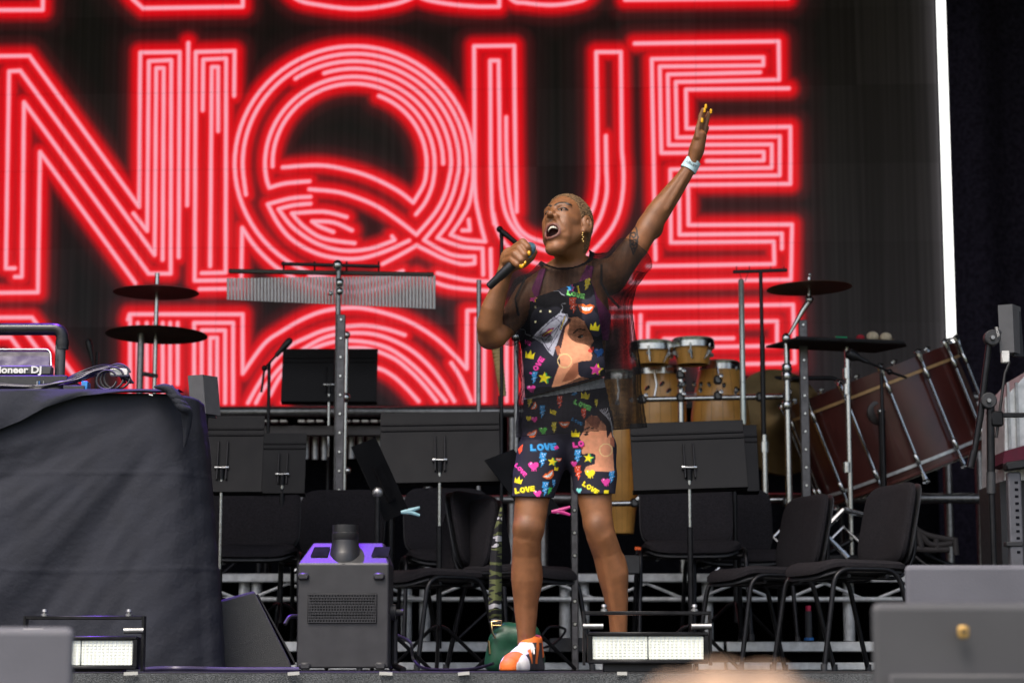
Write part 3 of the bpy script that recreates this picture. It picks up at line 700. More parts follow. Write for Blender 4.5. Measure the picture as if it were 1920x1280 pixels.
def lips(x, y, w_, a):
    shp(tr([(-.5, -.18), (-.2, -.26), (0, -.16), (.2, -.26), (.5, -.2), (.3, .2), (0, .32), (-.3, .2)], x, y, w_, a), (235, 105, 40))
    shp(tr([(-.40, -.12), (0, -.06), (.40, -.13), (.22, .08), (0, .13), (-.22, .08)], x, y, w_, a), (238, 240, 240))
    for k in range(-3, 4): shp(tr([(k*.1-.008, -.09), (k*.1+.008, -.09), (k*.1+.008, .1-.02*abs(k)), (k*.1-.008, .1-.02*abs(k))], x, y, w_, a), (90, 90, 100))
def crown(x, y, w_, a, c): shp(tr([(-.45, .4), (-.5, -.3), (-.22, .02), (0, -.5), (.2, .02), (.5, -.32), (.44, .4)], x, y, w_, a), c)
def hoop(x, y, r, t, c):
    k = np.linspace(0, 2*math.pi, 41)
    for i in range(40): shp([(x+r*math.cos(k[i]), y+r*math.sin(k[i])), (x+r*math.cos(k[i+1]), y+r*math.sin(k[i+1])), (x+(r-t)*math.cos(k[i+1]), y+(r-t)*math.sin(k[i+1])), (x+(r-t)*math.cos(k[i]), y+(r-t)*math.sin(k[i]))], c)
def line(pts, t, c):
    for a_, b_ in zip(pts[:-1], pts[1:]):
        n_ = np.array((-(b_[1]-a_[1]), b_[0]-a_[0]), float); n_ *= t/2/(np.hypot(*n_)+1e-9)
        shp([(a_[0]+n_[0], a_[1]+n_[1]), (b_[0]+n_[0], b_[1]+n_[1]), (b_[0]-n_[0], b_[1]-n_[1]), (a_[0]-n_[0], a_[1]-n_[1])], c)
PINK, YEL, GRN, BLU, ORG, SKN = (232, 70, 165), (240, 220, 40), (130, 222, 120), (60, 150, 215), (235, 85, 50), (222, 152, 116)
# top
shp([(300, 240), (330, 190), (400, 140), (480, 122), (545, 140), (575, 190), (560, 250), (430, 330), (370, 360), (320, 330)], (24, 24, 33))
line([(375, 170), (385, 150), (410, 152), (425, 132), (450, 140), (470, 122), (500, 128), (520, 124), (535, 142), (552, 150)], 4, (165, 168, 180))
line([(310, 300), (318, 325), (345, 330), (350, 352), (375, 360)], 5, (165, 168, 180)); line([(530, 240), (545, 215), (535, 195), (560, 190)], 4, (165, 168, 180))
for x, y in ((428, 232), (478, 232), (400, 210), (347, 268), (400, 288)): shp([(x-5, y-5), (x+5, y-5), (x+5, y+5), (x-5, y+5)], (225, 215, 170))
shp([(570, 268), (620, 260), (655, 285), (672, 320), (690, 350), (705, 390), (690, 405), (690, 418), (705, 425), (703, 438), (692, 450), (698, 462), (690, 488), (640, 493), (622, 500), (625, 560), (640, 575), (682, 582), (600, 605), (485, 632), (500, 580), (530, 500), (520, 440), (530, 400), (545, 350)], SKN)
shp([(622, 500), (640, 493), (600, 505), (560, 560), (540, 600), (600, 590), (625, 560)], (176, 108, 80))
shp([(560, 266), (588, 274), (578, 292), (556, 318), (544, 380), (533, 428), (515, 412), (510, 385), (532, 322)], (58, 40, 44))
shp([(400, 350), (430, 320), (480, 275), (530, 240), (568, 247), (575, 265), (545, 312), (520, 380), (500, 440), (492, 466), (465, 440), (440, 400), (385, 370)], (176, 176, 190))
for a_, b_ in (((420, 345), (500, 265)), ((450, 385), (530, 300)), ((470, 430), (520, 350)), ((500, 262), (545, 300)), ((430, 365), (470, 440)), ((405, 355), (440, 335)), ((460, 300), (520, 262)), ((480, 400), (540, 280)), ((455, 415), (480, 440)), ((520, 255), (560, 262)), ((395, 366), (430, 372))): line([a_, b_], 4, (92, 88, 104))
shp([(432, 360), (470, 322), (500, 318), (480, 350), (445, 368)], (150, 50, 110)); line([(440, 358), (490, 328)], 7, (225, 195, 80))
line([(556, 255), (530, 330)], 9, (45, 40, 40)); line([(556, 258), (532, 326)], 3, (230, 200, 90))
shp([(503, 418), (526, 410), (532, 450), (516, 462)], (160, 95, 70))
line([(598, 347), (622, 326), (660, 328)], 7, (40, 25, 22)); shp([(618, 367), (635, 355), (652, 352), (648, 368), (630, 374)], (40, 30, 30)); shp([(636, 362), (646, 358), (645, 366)], (235, 235, 235))
shp([(673, 437), (690, 420), (703, 418), (706, 430), (696, 447), (682, 447)], (215, 70, 60)); hoop(553, 490, 38, 5, (225, 195, 140))
love(568, 122, 25, 13, GRN); love(368, 555, 28, -57, PINK); star(445, 580, 32, YEL, (70, 170, 90)); star(715, 537, 35, PINK, YEL)
crown(711, 312, 50, 8, YEL); crown(372, 458, 50, 10, YEL); lips(664, 218, 92, 5); lips(326, 186, 60, -12)
bolt(672, 92, 68, 12, YEL); bolt(600, 205, 88, -6, ORG); bolt(396, 580, 66, 8, BLU); heart(732, 445, 27, (45, 120, 215)); heart(378, 635, 24, PINK)
star(583, 112, 22, BLU, PINK); star(385, 165, 24, PINK, YEL); love(345, 380, 20, 20, PINK, 'VE'); line([(620, 100), (630, 140)], 9, YEL); bolt(310, 235, 50, 0, ORG)
# shorts
love(608, 690, 25, 24, GRN); love(478, 742, 20, 20, YEL, 'VE'); love(595, 785, 16, 28, BLU); lips(552, 822, 58, 0); heart(440, 852, 22, (90, 190, 80)); crown(660, 670, 44, 10, YEL)
bolt(530, 706, 66, 0, ORG); bolt(438, 755, 66, 0, BLU); lips(395, 727, 46, -60); bolt(372, 708, 54, 10, YEL); heart(395, 795, 18, PINK); lips(385, 872, 60, -25); bolt(655, 768, 58, 0, ORG)
bolt(720, 712, 40, 0, YEL); crown(610, 868, 46, 5, YEL); bolt(500, 840, 60, 0, YEL); bolt(600, 665, 36, 60, BLU); heart(365, 790, 16, YEL)
shp([(660, 800), (690, 775), (785, 790), (800, 880), (812, 1068), (655, 1066), (665, 1042), (710, 1028), (716, 982), (700, 972), (645, 976), (640, 955), (650, 944), (632, 936), (642, 912), (630, 892), (655, 850)], (214, 146, 112))
shp([(662, 800), (690, 776), (750, 790), (720, 850), (690, 830)], (150, 92, 70)); line([(655, 852), (680, 838), (705, 842)], 6, (40, 25, 22)); shp([(652, 872), (672, 864), (678, 876), (660, 882)], (40, 28, 28))
shp([(715, 765), (745, 735), (800, 745), (815, 800), (822, 900), (808, 915), (795, 860), (775, 895), (770, 830), (740, 800)], (42, 32, 40))
for i_ in range(5): line([(735+10*i_, 745-2*i_), (790+5*i_, 800+14*i_), (806+2*i_, 880+4*i_)], 4, (200, 200, 212))
shp([(632, 928), (650, 918), (660, 938), (640, 946)], (205, 65, 55)); hoop(768, 955, 35, 5, (225, 195, 140)); shp([(790, 890), (812, 890), (812, 940), (792, 930)], (165, 100, 78))
love(372, 925, 36, -3, BLU); bolt(440, 1008, 80, 6, BLU); star(488, 1017, 24, YEL, (70, 170, 90)); heart(390, 1038, 29, PINK); love(305, 1022, 21, 48, PINK); crown(312, 1112, 42, 15, YEL)
lips(472, 1086, 68, -32); love(290, 1155, 28, -8, YEL); heart(412, 1182, 22, PINK); bolt(454, 1160, 76, 4, BLU); bolt(475, 1170, 40, 20, (70, 190, 90), False); shp([(308, 950), (335, 925), (330, 960), (316, 978)], ORG)
love(592, 915, 30, -10, PINK, 'LO'); bolt(622, 992, 78, 5, BLU); star(676, 997, 26, YEL, (70, 170, 90)); bolt(626, 1076, 78, -6, ORG); heart(685, 1078, 28, YEL); love(655, 1117, 25, 32, YEL); heart(768, 1120, 25, PINK)
bolt(800, 1098, 66, 4, BLU); heart(602, 1026, 18, PINK); love(498, 1060, 20, -80, YEL, 'E'); love(515, 930, 20, 60, PINK, 'E'); lips(522, 1005, 34, 0); bolt(498, 1130, 40, 0, BLU); shp([(760, 1166), (784, 1164), (782, 1186), (758, 1186)], YEL); heart(628, 1165, 16, (120, 215, 210))
def paint(q, base):
    C = np.tile(np.array(s2l(base)), (len(q), 1)); lo, hi = q.min(0), q.max(0)
    for poly, c in PAINT:
        p = np.array(poly); a, b = p.min(0), p.max(0)
        if (b < lo).any() or (a > hi).any(): continue
        m = ((q >= a) & (q <= b)).all(1); i = np.nonzero(m)[0]
        if len(i): C[i[pip(q[i], p)]] = c
    return C
M_print = mat('printed_jersey', (.1, .1, .1), .8, 0, var=.12, scale=60, bump=.25, bscale=900, spec=.25, attr='Col')
def wrinkle(f, amp, fx, fz, ph=0):
    G = f.full(); f.V += (amp*np.sin(G[0]*fx+3*np.sin(G[2]*9+ph)+G[1]*20)*np.sin(G[2]*fz+2*np.sin(G[0]*13+ph))).astype(np.float32)
def cut(f, poly, k=1.0):
    """keep what lies inside a polygon drawn on the front of the body (carried straight through it)"""
    ix = np.nonzero(f.V < .006); q = topx(np.stack([f.ax[i][ix[i]] for i in range(3)], 1)); d = polyd(q[:, 0], q[:, 1], poly)*K
    f.V[ix] = np.maximum(f.V[ix], d); return f
TOP = [(966, 559), (1000, 558), (1040, 545), (1075, 532), (1106, 521), (1113, 540), (1128, 622), (1136, 704), (1075, 720), (1004, 740), (985, 746), (979, 660), (966, 600)]
f = Field(U(955, 750, 7.36)*np.array((1, 0, 1))+np.array((0, 7.36, 0)), U(1150, 515, 7.70)*np.array((1, 0, 1))+np.array((0, 7.70, .0)), .0024)
body_prims(f, .025); f.ell(U(1055, 690, 7.50), (.155, .122, .10), k=.05); G = f.full(); f.V = np.maximum(f.V, (G[1]-7.52+0*G[0]+0*G[2]).astype(np.float32)); wrinkle(f, .0016, 46, 38); cut(f, TOP)
V, Q = f.nets(); del f
np_obj('printed_top', V, Q, M_print, person, paint(topx(V), NAVY))
BRA = [(988, 562), (1012, 505), (1024, 503), (1008, 562), (1080, 545), (1086, 527), (1100, 497), (1114, 500), (1108, 525), (1120, 556), (1148, 592), (1146, 640), (1120, 635), (1000, 630), (975, 620), (970, 575)]
f = Field(U(955, 650, 7.36)*np.array((1, 0, 1))+np.array((0, 7.36, 0)), U(1165, 490, 7.70)*np.array((1, 0, 1))+np.array((0, 7.70, .0)), .003)
body_prims(f, .009); f.cone(U(1072, 516, 7.54), U(1018, 540, 7.53), .059, .044, .05); f.cone(U(1075, 512, 7.545), U(1130, 516, 7.55), .059, .049, .05); f.cone(U(1072, 520, 7.535), U(1068, 480, 7.50), .067, .066, .035)
cut(f, BRA); V, Q = f.nets(); del f
np_obj('bra_top', V, Q, mat('magenta_jersey', (.26, .03, .17), .7, var=.15, bump=.2, bscale=700), person)
f = Field(U(950, 945, 7.34)*np.array((1, 0, 1))+np.array((0, 7.34, 0)), U(1172, 700, 7.72)*np.array((1, 0, 1))+np.array((0, 7.72, .0)), .0024)
body_prims(f, .007)
for L in (LEG_R, LEG_L): f.chain([(p, r+.0095) for p, r in C_(L)[:4]], .015)
wrinkle(f, .0012, 60, 42, 1); cut(f, [(940, 745), (990, 745), (1060, 728), (1142, 706), (1180, 710), (1165, 925), (1079, 926), (1064, 906), (1058, 906), (1044, 933), (958, 930)])
V, Q = f.nets(); del f; q = topx(V); C = paint(q, NAVY)
band = q[:, 1] < 748-(q[:, 0]-990)*.155; C[band] = s2l((228, 230, 234))
np_obj('printed_shorts', V, Q, M_print, person, C)
# loose mesh overshirt: open at neck, hem and sleeve ends
f = Field(U(925, 835, 7.22)*np.array((1, 0, 1))+np.array((0, 7.22, 0)), U(1240, 425, 7.84)*np.array((1, 0, 1))+np.array((0, 7.84, .0)), .0036)
body_prims(f, .019)
f.cone(U(1072, 516, 7.54), U(1018, 540, 7.53), .066, .050, .05); f.cone(U(1075, 512, 7.545), U(1130, 516, 7.55), .066, .055, .05); f.cone(U(1072, 520, 7.535), U(1068, 480, 7.50), .070, .068, .035)
f.chain([(U(1062, 600, 7.52), .160), (U(1070, 700, 7.52), .160), (U(1086, 830, 7.51), .205)], .05, .66)
f.chain([(U(1150, 560, 7.56), .06), (U(1165, 700, 7.56), .07), (U(1178, 830, 7.55), .075)], .05)
f.chain([(U(992, 556, 7.51), .067), (U(965, 592, 7.44), .060), (U(940, 630, 7.38), .058)], .03)
f.chain([(U(1140, 528, 7.55), .078), (U(1172, 492, 7.6), .072), (U(1206, 452, 7.655), .074)], .035); f.cone(U(1160, 530, 7.56), U(1206, 478, 7.65), .06, .045, .04)
wrinkle(f, .005, 42, 16, 2); wrinkle(f, .0035, 25, 30, .5)
ixs = np.nonzero(f.V < .008); PW = np.stack([f.ax[i][ixs[i]] for i in range(3)], 1)
def plane_px(P, a, b):
    """signed distance (m) to the vertical-through-view plane through pixels a-b, positive to the left of a->b"""
    q = topx(P); ab = np.array(b, float)-a; n_ = np.array((ab[1], -ab[0]))/np.hypot(*ab); return ((q-np.array(a))@n_)*K
def cuts(P):
    c = [-plane_px(P, (970, 823), (1200, 806))]                                # hem
    nk = np.sqrt(((P-U(1060, 476, 7.50))/np.array((.085, .20, .056)))**2@np.ones(3))-1; c.append(-nk*.066)
    s0 = U(940, 628, 7.385); n0 = U(930, 640, 7.37)-U(975, 578, 7.46); n0 /= np.linalg.norm(n0); e = (P-s0)@n0; e = np.where(np.linalg.norm(P-s0, axis=1) < .15, e, -1); c.append(e)
    s1 = U(1187, 472, 7.62); n1_ = U(1206, 443, 7.66)-U(1160, 500, 7.58); n1_ /= np.linalg.norm(n1_); e = (P-s1)@n1_; e = np.where(np.linalg.norm(P-s1, axis=1) < .17, e, -1); c.append(e)
    return c
cc = np.max(np.stack(cuts(PW)), 0); f.V[ixs] = np.maximum(f.V[ixs], cc); del PW
V, Q = f.nets(); del f
cs_ = np.stack(cuts(V)); cm = cs_.max(0); u_, Q = drop(V, Q, cm < -.0028); V = V[u_]; cm = cm[u_]; cs_ = cs_[:, u_]
V = relax(V, Q, 5, .5); q = topx(V)
solid = np.maximum(np.clip((cm+.010)/.003, 0, 1), np.clip((cs_[1]+.017)/.003, 0, 1))
for seam in ([(1128, 497), (1127, 530), (1142, 556), (1160, 575)], [(985, 520), (966, 560), (972, 590)]): solid = np.maximum(solid, np.clip((2.6-segd(q, seam)), 0, 1)*(V[:, 1] < 7.56))
m = bpy.data.materials.new('mesh_fabric'); m.use_nodes = True; n = m.node_tree.nodes; l = m.node_tree.links
b = n['Principled BSDF']; b.inputs['Base Color'].default_value = (.005, .005, .006, 1); b.inputs['Roughness'].default_value = .9; b.inputs['Specular IOR Level'].default_value = .15
tc = n.new('ShaderNodeTexCoord'); vo = n.new('ShaderNodeTexVoronoi'); vo.feature = 'DISTANCE_TO_EDGE'; vo.inputs['Scale'].default_value = 230; vo.inputs['Randomness'].default_value = .15
vm = n.new('ShaderNodeMapping'); vm.inputs['Scale'].default_value = (1, 0, 1.0); l.new(tc.outputs['Object'], vm.inputs[0]); l.new(vm.outputs[0], vo.inputs['Vector'])
lt = n.new('ShaderNodeMath'); lt.operation = 'LESS_THAN'; lt.inputs[1].default_value = .185; l.new(vo.outputs['Distance'], lt.inputs[0])
at = n.new('ShaderNodeAttribute'); at.attribute_name = 'solid'; mxm = n.new('ShaderNodeMath'); mxm.operation = 'MAXIMUM'; l.new(lt.outputs[0], mxm.inputs[0]); l.new(at.outputs['Fac'], mxm.inputs[1])
l.new(mxm.outputs[0], b.inputs['Alpha'])
np_obj('mesh_shirt', V, Q, m, person, None, solid)
# shoes
def shoe(hx, hy, dx, dy, front=True):
    a = math.atan2(dy, dx); M = np.array([[math.cos(a), -math.sin(a), 0], [math.sin(a), math.cos(a), 0], [0, 0, 1]])
    o = np.array((hx, hy, 0))
    def T(x, y, z): return o+M@np.array((x, y, z))
    f = Field(o-np.array((.36, .36, .002)), o+np.array((.36, .36, .17)), .003)
    f.ell(T(.0, 0, .045), (.044, .038, .06), M, .02); f.ell(T(.09, 0, .035), (.085, .041, .052), M, .03); f.ell(T(.165, 0, .022), (.065, .047, .042), M, .03)
    f.cone(T(-.02, 0, .06), T(-.012, 0, .105), .036, .036, .02); f.cone(T(.05, 0, .075), T(.02, 0, .10), .03, .03, .03)
    for x_, r_ in ((-.015, .043), (.04, .041), (.1, .043), (.16, .049), (.205, .036)): f.cone(T(x_, 0, .014), T(x_+.02, 0, .014), r_, r_, .01, 1)
    f.ell(T(0, 0, .135), (.034, .034, .035), M, .008, 'c')
    G = f.full(); f.V = np.maximum(f.V, (.004-G[2]+0*G[0]+0*G[1]).astype(np.float32))
    V, Q = f.nets(); L = (V-o)@M; x, y, z = L.T
    C = np.tile(np.array((.03, .03, .034)), (len(V), 1)); C[(z < .02) & (x < .12)] = (.04, .04, .045)
    C[(x > .16)] = (.72, .70, .68); C[(x > .165) & (np.abs(y) < .030)] = (.72, .14, .015); C[(z > .05) & (x < -.005)] = (.72, .14, .015); C[(z > .028) & (x > .055) & (x < .17) & (np.abs(y) < .034)] = (.72, .70, .68)
    st_ = (np.sin(x*95+z*60) > .25) & (z > .028) & (x > 0.02) & (x < .13) & (np.abs(y) > .025); C[st_] = (.75, .16, .02); C[(z > .1)] = (.70, .15, .02)
    s = np_obj('shoe', V, Q, mat('shoe_fabric', (.1, .1, .1), .65, var=.1, bump=.2, attr='Col'), person, C)
    lm = MB()
    for i in range(6):
        x_ = .055+.016*i; z_ = .094-.0075*i; lm.tube(smoothline([T(x_, -.028, z_-.014), T(x_+.006, 0, z_+.002), T(x_-.004, .028, z_-.014)], 4), .0035, 6)
    lm.tube(smoothline([T(.05, 0, .1), T(.06, -.03, .085), T(.085, -.05, .06), T(.07, -.052, .045)], 5), .003, 6); lm.tube(smoothline([T(.05, 0, .1), T(.07, .03, .085), T(.1, .045, .06)], 5), .003, 6)
    lm.build('laces', M_white, s)
shoe(W(996, 1252, 7.53).x, 7.53, -.33, -.94); shoe(W(1158, 1252, 7.54).x, 7.54, .2, -.97)
# wristband, earring
wa, wb = Vector(U(1290, 319, 7.69)), Vector(U(1300.5, 301, 7.69)); ax_ = (wb-wa).normalized()
bnd = MB().lathe(wa, ax_, [(0, .0295), (0, .0315), ((wb-wa).length, .0295), ((wb-wa).length, .0275)], 28).build('wristband', mat('pale_blue_band', (.50, .68, .74), .5, var=.05), person)
zz = Vector((.06, -1, .05)); zz = (zz-ax_*zz.dot(ax_)).normalized(); yy = -ax_; xx = yy.cross(zz)
c_ = (wa+wb)/2+zz*.0312; text_part('wristband_print', 'ARTIST', .014, Matrix(((xx.x, yy.x, zz.x, c_.x), (xx.y, yy.y, zz.y, c_.y), (xx.z, yy.z, zz.z, c_.z), (0, 0, 0, 1))), M_black, bnd)
er = MB(); e0 = Vector(U(1093, 437, 7.40)); er.ball(e0, .0032, 8)
for i in range(4): er.ball(e0+Vector((-.002+.0035*(i % 2), -.001, -.008-.0075*i)), (.0030, .0024, .0036), 8)
er.build('earring', mat('gold', (.75, .50, .18), .2, 1, var=.2), person)
# microphone
ma, mb_ = Vector(U(997, 462, 7.25)), Vector(U(916, 538, 7.24)); md_ = (mb_-ma).normalized(); ln = (mb_-ma).length
mic = thing('microphone', 'black handheld wireless microphone with pale blue ring held by the singer', 'microphone', mb_)
MB().lathe(ma, md_, [(.035, .0205), (.06, .019), (ln-.05, .0165), (ln-.047, .0145), (ln-.004, .0135), (ln, .011)], 20).build('handle', mat('mic_black', (.02, .02, .024), .35, .3, var=.1), mic)
MB().lathe(ma, md_, [(-.012, .006), (-.006, .015), (.004, .0215), (.014, .0240), (.024, .0235)], 20).build('grille', mat('mic_grille', (.10, .22, .30), .5, .5, var=.4, scale=900, bump=.8, bscale=1500), mic)
MB().lathe(ma, md_, [(.024, .0245), (.026, .0255), (.034, .0245), (.036, .0215)], 20).build('colour_ring', mat('ring_blue', (.12, .35, .50), .4, var=.05), mic)

# ------------------------------------------------------------------ chairs
CACHE = {}
def cached(key, fn, m):
    if key not in CACHE: CACHE[key] = fn().mesh(key.split('|')[0], m)
    return CACHE[key]
def link(name, me, parent):
    o = bpy.data.objects.new(name, me); col.objects.link(o); o.parent = parent; return o
def pad(w_, h_, t, curve, n=10):
    """padded slab: rounded outline in x/z, thickness along y, gently curved"""
    pts = []
    for i in range(40):
        a = 2*math.pi*i/40; ex = .42
        pts.append((w_/2*math.copysign(abs(math.cos(a))**ex, math.cos(a)), h_/2*math.copysign(abs(math.sin(a))**ex, math.sin(a))))
    mb = MB(); rings = [(0, 0.02, -1), (.8, .8, -1), (.93, .93, -.85), (1, 1, -.35), (1, 1, .35), (.93, .93, .85), (.8, .8, 1), (0, .02, 1)]
    vs = []; fs = []
    for sx, sz, k in rings:
        sx = max(sx, .02); sz = max(sz, .02)
        for x, z in pts: vs.append((x*sx, k*t/2*(1 if abs(k) < 1 else (1.0 if sx > .5 else 1.25))+curve*((x*sx/(w_/2))**2), z*sz))
    for i in range(len(rings)-1):
        for j in range(40): fs.append((i*40+j, i*40+(j+1) % 40, (i+1)*40+(j+1) % 40, (i+1)*40+j))
    fs += [tuple(range(40)), tuple(range(7*40, 8*40))]
    mb.add(vs, fs); return mb
def c_seat():
    m = pad(.47, .44, .05, .0)
    for v in m.v: y, z = v.y, v.z; v.y = z; v.z = .455-y-.9*max(0, -z-.12)**2*4; v.z -= 0.05*(z+.1)*.4
    return m
def c_shell():
    m = pad(.45, .42, .02, 0)
    for v in m.v: y, z = v.y, v.z; v.y = z; v.z = .425-y-.9*max(0, -z-.12)**2*4
    return m
def c_back():
    m = pad(.46, .37, .045, -.03); r = Matrix.Rotation(R(-12), 3, 'X')
    for v in m.v: v.xyz = r@v+Vector((0, .235, .645))
    return m
def c_backshell():
    m = pad(.465, .375, .016, -.03); r = Matrix.Rotation(R(-12), 3, 'X')
    for v in m.v: v.xyz = r@(v+Vector((0, .034, 0)))+Vector((0, .235, .645))
    return m
def c_side(s): return lambda: MB().tube(bend([(s*.265, -.235, 0), (s*.25, -.165, .435), (s*.25, .13, .435), (s*.265, .235, 0)], .075, 7), .0115, 10)
def c_post(s): return lambda: MB().tube(bend([(s*.15, -.1, .405), (s*.15, .20, .40), (s*.15, .268, .50), (s*.15, .272, .66)], .07, 6), .010, 10)
def c_cross(): return MB().tube([(-.25, -.1, .405), (.25, -.1, .405)], .009, 8).tube([(-.25, .08, .405), (.25, .08, .405)], .009, 8)
def c_foot(s, t): return lambda: MB().lathe((s*.265, t*.235, 0), (0, 0, 1), [(0, .015), (.03, .014), (.031, .0115)], 10)
def chair(x, y, z, rot, label, sc=1.0):
    c = thing('stacking_chair', label, 'chair', (x, y, z), 'black stacking chairs of the band'); c.rotation_euler = (0, 0, R(rot)); c.scale = (sc,)*3
    link('seat', cached('seat', c_seat, M_fabric), c); link('seat_shell', cached('seat_shell', c_shell, M_plastic), c)
    bk = link('backrest', cached('backrest', c_back, M_fabric), c); link('back_shell', cached('back_shell', c_backshell, M_plastic), bk)
    for s in (-1, 1):
        sf = link('side_frame', cached('side_frame|%d' % s, c_side(s), M_blackm), c); link('back_post', cached('back_post|%d' % s, c_post(s), M_blackm), c)
        for t in (-1, 1): link('foot_cap', cached('foot_cap|%d%d' % (s, t), c_foot(s, t), M_plastic), sf)
    link('cross_bar', cached('cross_bar', c_cross, M_blackm), c)
    return c
def at(px, D): return XP(px, D), D
chair(*at(466, 10.75), STEP_Z, 2, 'black padded chair facing the audience right beside the draped table')
chair(*at(625, 11.3), STEP_Z, -5, 'black chair in the dark behind the smoke machine')
chair(*at(845, 11.0), STEP_Z, 8, 'black chair facing front behind the big left music stand', .98)
chair(*at(806, 9.8), 0, -56, 'black chair turned sideways between the smoke machine and the singer', .95)
chair(*at(975, 9.9), 0, 60, 'black chair half hidden behind the singer with a camouflage strap beside it')
chair(*at(1297, 10.4), STEP_Z, 0, 'black padded chair facing front behind the right music stand')
chair(*at(1385, 11.2), STEP_Z, 4, 'black chair mostly hidden behind the front facing chair on the right')
chair(*at(1432, 9.7), 0, -72, 'left one of the two black chairs turned sideways on the right', .96)
chair(*at(1588, 9.1), 0, -73, 'right one of the two black chairs turned sideways on the right', .96)

# ------------------------------------------------------------------ music stands
def desk_mesh(w_, h_):
    """desk seen from behind: folded sheet with two creases, centre channel; origin at its centre, faces +y"""
    def fn():
        m = MB(); m.box((0, 0, 0), (w_, .004, h_), bev=.0015)
        for z in (h_*.32, h_*.24): m.box((0, -.004, z), (w_*.985, .008, .010), bev=.003)
        m.box((0, .03, -h_/2+.004), (w_, .06, .004)); m.box((0, .06, -h_/2+.012), (w_, .003, .02))
        return m
    return fn
def music_stand(px, pyc, D, wpx, hpx, zb, label, tilt=-14, yaw=0, roll=0, silver=(90, 0), base=True, knob=True):
    c = W(px, pyc, D); sp = mpp(D); w_, h_ = round(wpx*sp, 3), round(hpx*sp, 3)
    s = thing('music_stand', label, 'music stand', (c.x, c.y, zb), 'black music stands')
    rot = Matrix.Rotation(R(yaw), 4, 'Z')@Matrix.Rotation(R(tilt), 4, 'X')@Matrix.Rotation(R(roll), 4, 'Y')
    d = link('desk', cached('desk|%g_%g' % (w_, h_), desk_mesh(w_, h_), mat('black_desk', (.0058, .0058, .0066), .5, 0, var=.25, scale=12, spec=.25)), s)
    d.matrix_local = Matrix.Translation((0, 0, c.z-zb))@rot
    ch = MB().box((-.022, -.011, -h_*.1), (.008, .014, h_*.5), bev=.002).box((.022, -.011, -h_*.1), (.008, .014, h_*.5), bev=.002)
    o = bpy.data.objects.new('channel', ch.mesh('channel', M_blackm)); col.objects.link(o); o.parent = d
    j = Vector((c.x, c.y-.028, c.z-h_*.18))
    if knob:
        MB().lathe(j+Vector((-.034, 0, 0)), (1, 0, 0), [(0, .009), (.014, .012), (.016, .006), (.052, .006), (.054, .012), (.068, .009)], 14).build('knob', M_chrome, s)
    zt = j.z-.008; zs = c.z-h_/2-silver[0]*sp
    MB().tube([(j.x, j.y, zt), (j.x, j.y, zt-.05)], .014, 12).build('collar', M_blackm, s)
    MB().tube([(j.x, j.y, zt-.04), (j.x, j.y, max(zs, zb+.15))], .0085, 12).build('upper_tube', M_chrome, s)
    MB().tube([(j.x, j.y, max(zs, zb+.15)+.03), (j.x, j.y, zb+.1)], .013, 12).build('lower_tube', M_blackm, s)
    if base:
        for k in range(3):
            a = R(30+120*k); MB().tube(bend([(j.x, j.y, zb+.2), (j.x+.04*math.cos(a), j.y+.04*math.sin(a), zb+.19), (j.x+.26*math.cos(a), j.y+.26*math.sin(a), zb+.008)], .04), .009, 8).build('leg', M_blackm, s)
    return s
music_stand(618, 703, 13.2, 178, 106, RZ, 'black music stand against the lit screen left of centre', silver=(110, 0))
music_stand(418, 850, 10.2, 150, 150, STEP_Z, 'black music stand right behind the edge of the draped table', silver=(150, 0))
music_stand(531, 868, 11.0, 84, 118, STEP_Z, 'narrow looking black music stand between the table and the smoke machine', silver=(0, 0))
music_stand(825, 838, 9.75, 222, 138, 0, 'wide black music stand left of the singer with chrome knob', silver=(90, 0), roll=-1)
music_stand(1291, 853, 9.6, 212, 132, 0, 'wide black music stand right of the singer with long chrome tube', silver=(80, 0), roll=-2)
music_stand(1375, 858, 10.9, 92, 130, STEP_Z, 'black music stand peeking out behind the one right of the singer', silver=(0, 0))
# two stands folded sideways, pegs clipped on
def folded_stand(corners, D, dback, joint, label):
    x = XP(joint[0], D); s = thing('music_stand', label, 'music stand', (x, D, 0), 'black music stands')
    q = [W(px, py, D+k*dback) for (px, py), k in zip(corners, (0, 1, 1, 0))]; nrm = (q[1]-q[0]).cross(q[3]-q[0]).normalized(); nrm = nrm if nrm.y < 0 else -nrm
    d = MB().prism(q, nrm*.004).build('desk', mat('black_desk', (.0058, .0058, .0066), .5, 0, var=.25, scale=12, spec=.25), s, smooth=False)
    c = (q[0]+q[1]+q[2]+q[3])/4; a, b_ = (q[0]+q[1])/2, (q[3]+q[2])/2
    MB().prism([c+(a-c)*.35+(q[1]-q[0])*.14+nrm*.006, c+(a-c)*.35-(q[1]-q[0])*.14+nrm*.006, c+(b_-c)*.6-(q[1]-q[0])*.14+nrm*.006, c+(b_-c)*.6+(q[1]-q[0])*.14+nrm*.006], nrm*.012).build('channel', M_blackm, d, smooth=False)
    j = W(*joint, D)+Vector((0, -.03, 0)); MB().ball(j, (.024, .018, .024), 14).build('clamp', M_steel, s)
    MB().tube([j, Vector((j.x, j.y, .12))], .012, 10).build('pole', M_blackm, s)
    for k in range(3):
        a = R(30+120*k); MB().tube(bend([(j.x, j.y, .2), (j.x+.04*math.cos(a), j.y+.04*math.sin(a), .19), (j.x+.26*math.cos(a), j.y+.26*math.sin(a), .008)], .04), .009, 8).build('leg', M_blackm, s)
folded_stand([(658, 838), (703, 820), (766, 958), (722, 978)], 9.2, .16, (709, 924), 'tilted black music stand with a pale blue peg clipped to it')
folded_stand([(908, 863), (962, 842), (1048, 952), (1000, 985)], 9.6, .12, (985, 935), 'tilted black music stand behind the singer with a pink peg clipped to it')
